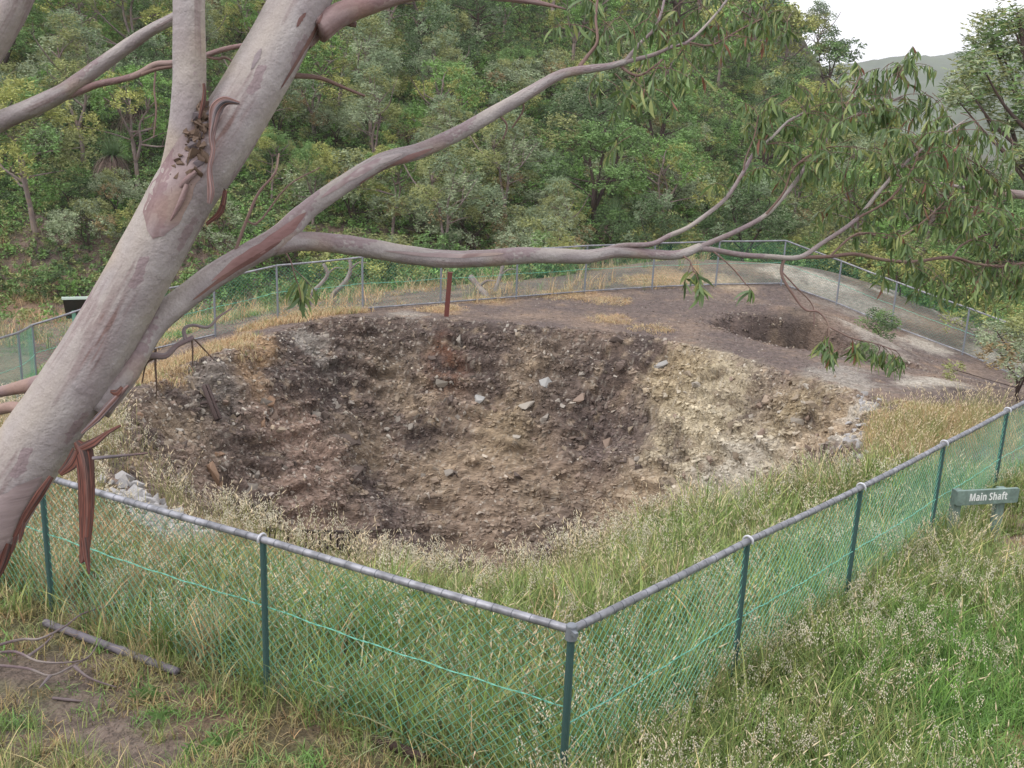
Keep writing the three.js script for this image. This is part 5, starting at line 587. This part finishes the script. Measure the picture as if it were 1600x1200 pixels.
{
  const R = rng(808), out = { tall: [[], [], []], short: [[], []], seed: [[], [], []] };
  const put = (list, x, z, s, c, tilt = .25) => list.push({ m: new THREE.Matrix4().compose(V(x, land(x, z) - .02, z), new THREE.Quaternion().setFromEuler(new THREE.Euler((R() - .5) * tilt, R() * 6.28, (R() - .5) * tilt)), V(s * (.85 + .3 * R()), s, s * (.85 + .3 * R()))), c });
  const cmix = (a, b, t) => a.clone().lerp(b, clamp(t)).multiplyScalar(.78 + .44 * R());
  for (let i = 0; i < 110000; i++) {
    const x = lerp(-12, 14, R()), z = lerp(-33, -4.2, Math.pow(R(), .82)), n = fbm(x * .7, z * .7, 12, 3), n2 = nz.noise(x * 2.5, z * 2.5, 3), sd = x > -9 && x < 9 && z < -10 && z > -27 ? rimDist(x, z) : -9, insideF = inFence(x, z);
    if (z > -17 && insideF && sd < 1.3 && !(x > 5 && z < -14.5)) { // slope between the fence and the pit
      const lip = sst(-.6, .7, sd); if (R() < lip * .82) continue; if (R() > .75 + 1.2 * n + .8 * n2) continue; if (most(x, z, outc) > .2) continue;
      const dry = clamp(.35 * sst(-1.5, -4, x) + .9 * sst(-9.8, -11.6, z) * sst(.5, -2.5, x) + .25 * n + .3 * lip + .22 * n2 - .2 * most(x, z, lush)), s = (.6 + .55 * R() + .35 * n2) * lerp(1, .55, dry) * lerp(1, .5, sst(-1.8, -.3, sd) * sst(3, .5, x)) * lerp(1, 1.3, sst(1, 2.5, x) * sst(-2.2, -.6, sd));
      put(out.tall[i % 3], x, z, s, dry > R() ? cmix(cg.straw, cg.orange, R() * .6) : cmix(cg.green, cg.olive, R()).lerp(cg.grey, R() < .15 ? .8 : 0));
      if (R() < .14 + .14 * dry + .3 * sst(-1.6, -.3, sd)) put(out.seed[R() < .7 ? (R() < .5 ? 0 : 2) : 1], x, z, .75 + .45 * R() + (x > .5 && sd > -1.4 ? .15 : 0), white.clone().multiplyScalar(.8 + .4 * R()));
    } else if (!insideF && z > -16 && x > -.2 && sideR(x, z) !== 0 && (sideR(x, z) > 0) !== probeIn[1]) { // meadow on the right
      const b = most(x, z, bare), L = most(x, z, lush), away = Math.abs(sideR(x, z)) / 10.4, fenceNear = 1 - sst(.3, 2.6, away); if (R() < b) { if (R() < .3) put(out.short[i & 1], x, z, .8, cmix(cg.orange, cg.straw, R())); continue; }
      if (R() < .36 + .4 * fenceNear + .3 * n2) put(out.tall[i % 3], x, z, (.62 + .5 * R()) * lerp(.72, 1, fenceNear), cmix(L > .3 ? cg.lush : cg.green, cg.olive, R() * (1 - L)).lerp(cg.straw, R() < .14 ? .6 : 0));
      else put(out.short[0], x, z, 1.2 + R() * .8, cmix(cg.green, cg.lush, R()).lerp(cg.orange, n2 > .25 && away > 3 ? .5 : 0));
      if (R() < .15 * (.25 + fenceNear + .5 * n + .4 * n2)) put(out.seed[R() < .55 ? 1 : (R() < .5 ? 0 : 2)], x, z, .7 + .4 * R(), white.clone().multiplyScalar(.75 + .45 * R()));
    } else if (!insideF && z > -13) { // trodden ground on the left
      const b = most(x, z, bare), fenceD = Math.abs(sideL(x, z)) / 5.3, tall = 1 - sst(.05, .6, fenceD), fg = sst(-6.9, -6.0, z) * sst(-1.2, -2.6, x); if (R() < b * .93) continue;
      if (R() < tall * .4 + fg * .28) put(out.tall[i % 3], x, z, .34 + .35 * R(), cmix(cg.green, cg.olive, R()).lerp(cg.straw, R() < .3 ? .7 : 0));
      else if (R() < .6 + n) put(out.short[i & 1], x, z, .6 + R() * .7, n2 > .12 ? cmix(cg.weed, cg.green, R()) : cmix(cg.orange, cg.olive, R()).multiplyScalar(.85));
    } else { // around and beyond the pit
      const dt = most(x, z, dryTop), dr = most(x, z, dryRight), th = most(x, z, thin);
      if (dt > .05 && R() < dt * 2 && sd < .4) { if (R() < .75 + n2) put(out.short[0], x, z, .5 + R() * 1.1, R() < .12 ? cmix(cg.olive, cg.weed, R()) : cmix(cg.orange, cg.straw, R())); if (R() < .25) put(out.tall[1], x, z, .35 + .25 * R(), cmix(cg.orange, cg.straw, R())); }
      else if (dr > .12 && R() < dr * 1.5 + n2 * .4 && sd < -.15) { put(out.tall[i % 3], x, z, .3 + R() * .3, R() < .25 ? cmix(cg.olive, cg.green, R()) : cmix(cg.orange, cg.straw, .3 + R() * .7)); if (R() < .22) put(out.seed[i % 3 === 1 ? 0 : 2], x, z, .75 + .3 * R(), white); }
      else if (th > .05 && R() < th * .8 && sd < 0) put(out.short[1], x, z, .6 + R() * .8, cmix(cg.orange, cg.straw, R()));
      else if (!insideF || z < -30 || x < -9) { if (x < -8 && z < -23 && R() < .9) put(out.short[i & 1], x, z, 1.1 + R(), n > 0 ? cmix(cg.orange, cg.straw, R()) : cmix(cg.olive, cg.weed, R())); }
      else if (x > 6.2 && z > -19 && sd < -.2 && R() < .5) put(out.short[0], x, z, .9, cmix(cg.orange, cg.olive, R()));
    }
  }
  for (let i = 0; i < 6000; i++) { // grass just beyond the far fence
    const x = lerp(-22, 7, R()), z = lerp(-27, -40, R()), fl = -25.9 - .55 * (x + 4); if (z > fl || R() < .3) continue; const g = fbm(x * .4, z * .4, 8, 2); if (x > -8 && g < -.02) continue; put(R() < .3 ? out.tall[i % 3] : out.short[0], x, z, .6 + R() * .7, g > .02 ? cmix(cg.orange, cg.straw, R()) : cmix(cg.weed, cg.grey, R()).multiplyScalar(.85)); }
  out.tall.forEach((l, i) => tag(instanced('tall_grass', gA[i], grassMat, l), 'tall green and straw coloured grass along the near fences', 'grass', 'long grass', 'stuff'));
  out.short.forEach((l, i) => tag(instanced('short_grass', gS[i], grassMat, l), 'short tufts of grass and weeds on open ground', 'grass', 'short grass', 'stuff'));
  out.seed.forEach((l, i) => tag(instanced('seed_grass', gSeed[i], seedMat, l), 'pale seed heads standing above the grass', 'grass', 'seeding grass', 'stuff'));
  console.log('grass', [...out.tall, ...out.short, ...out.seed].map((l) => l.length).join());
}
//@@END
renderer.render(scene, camera);
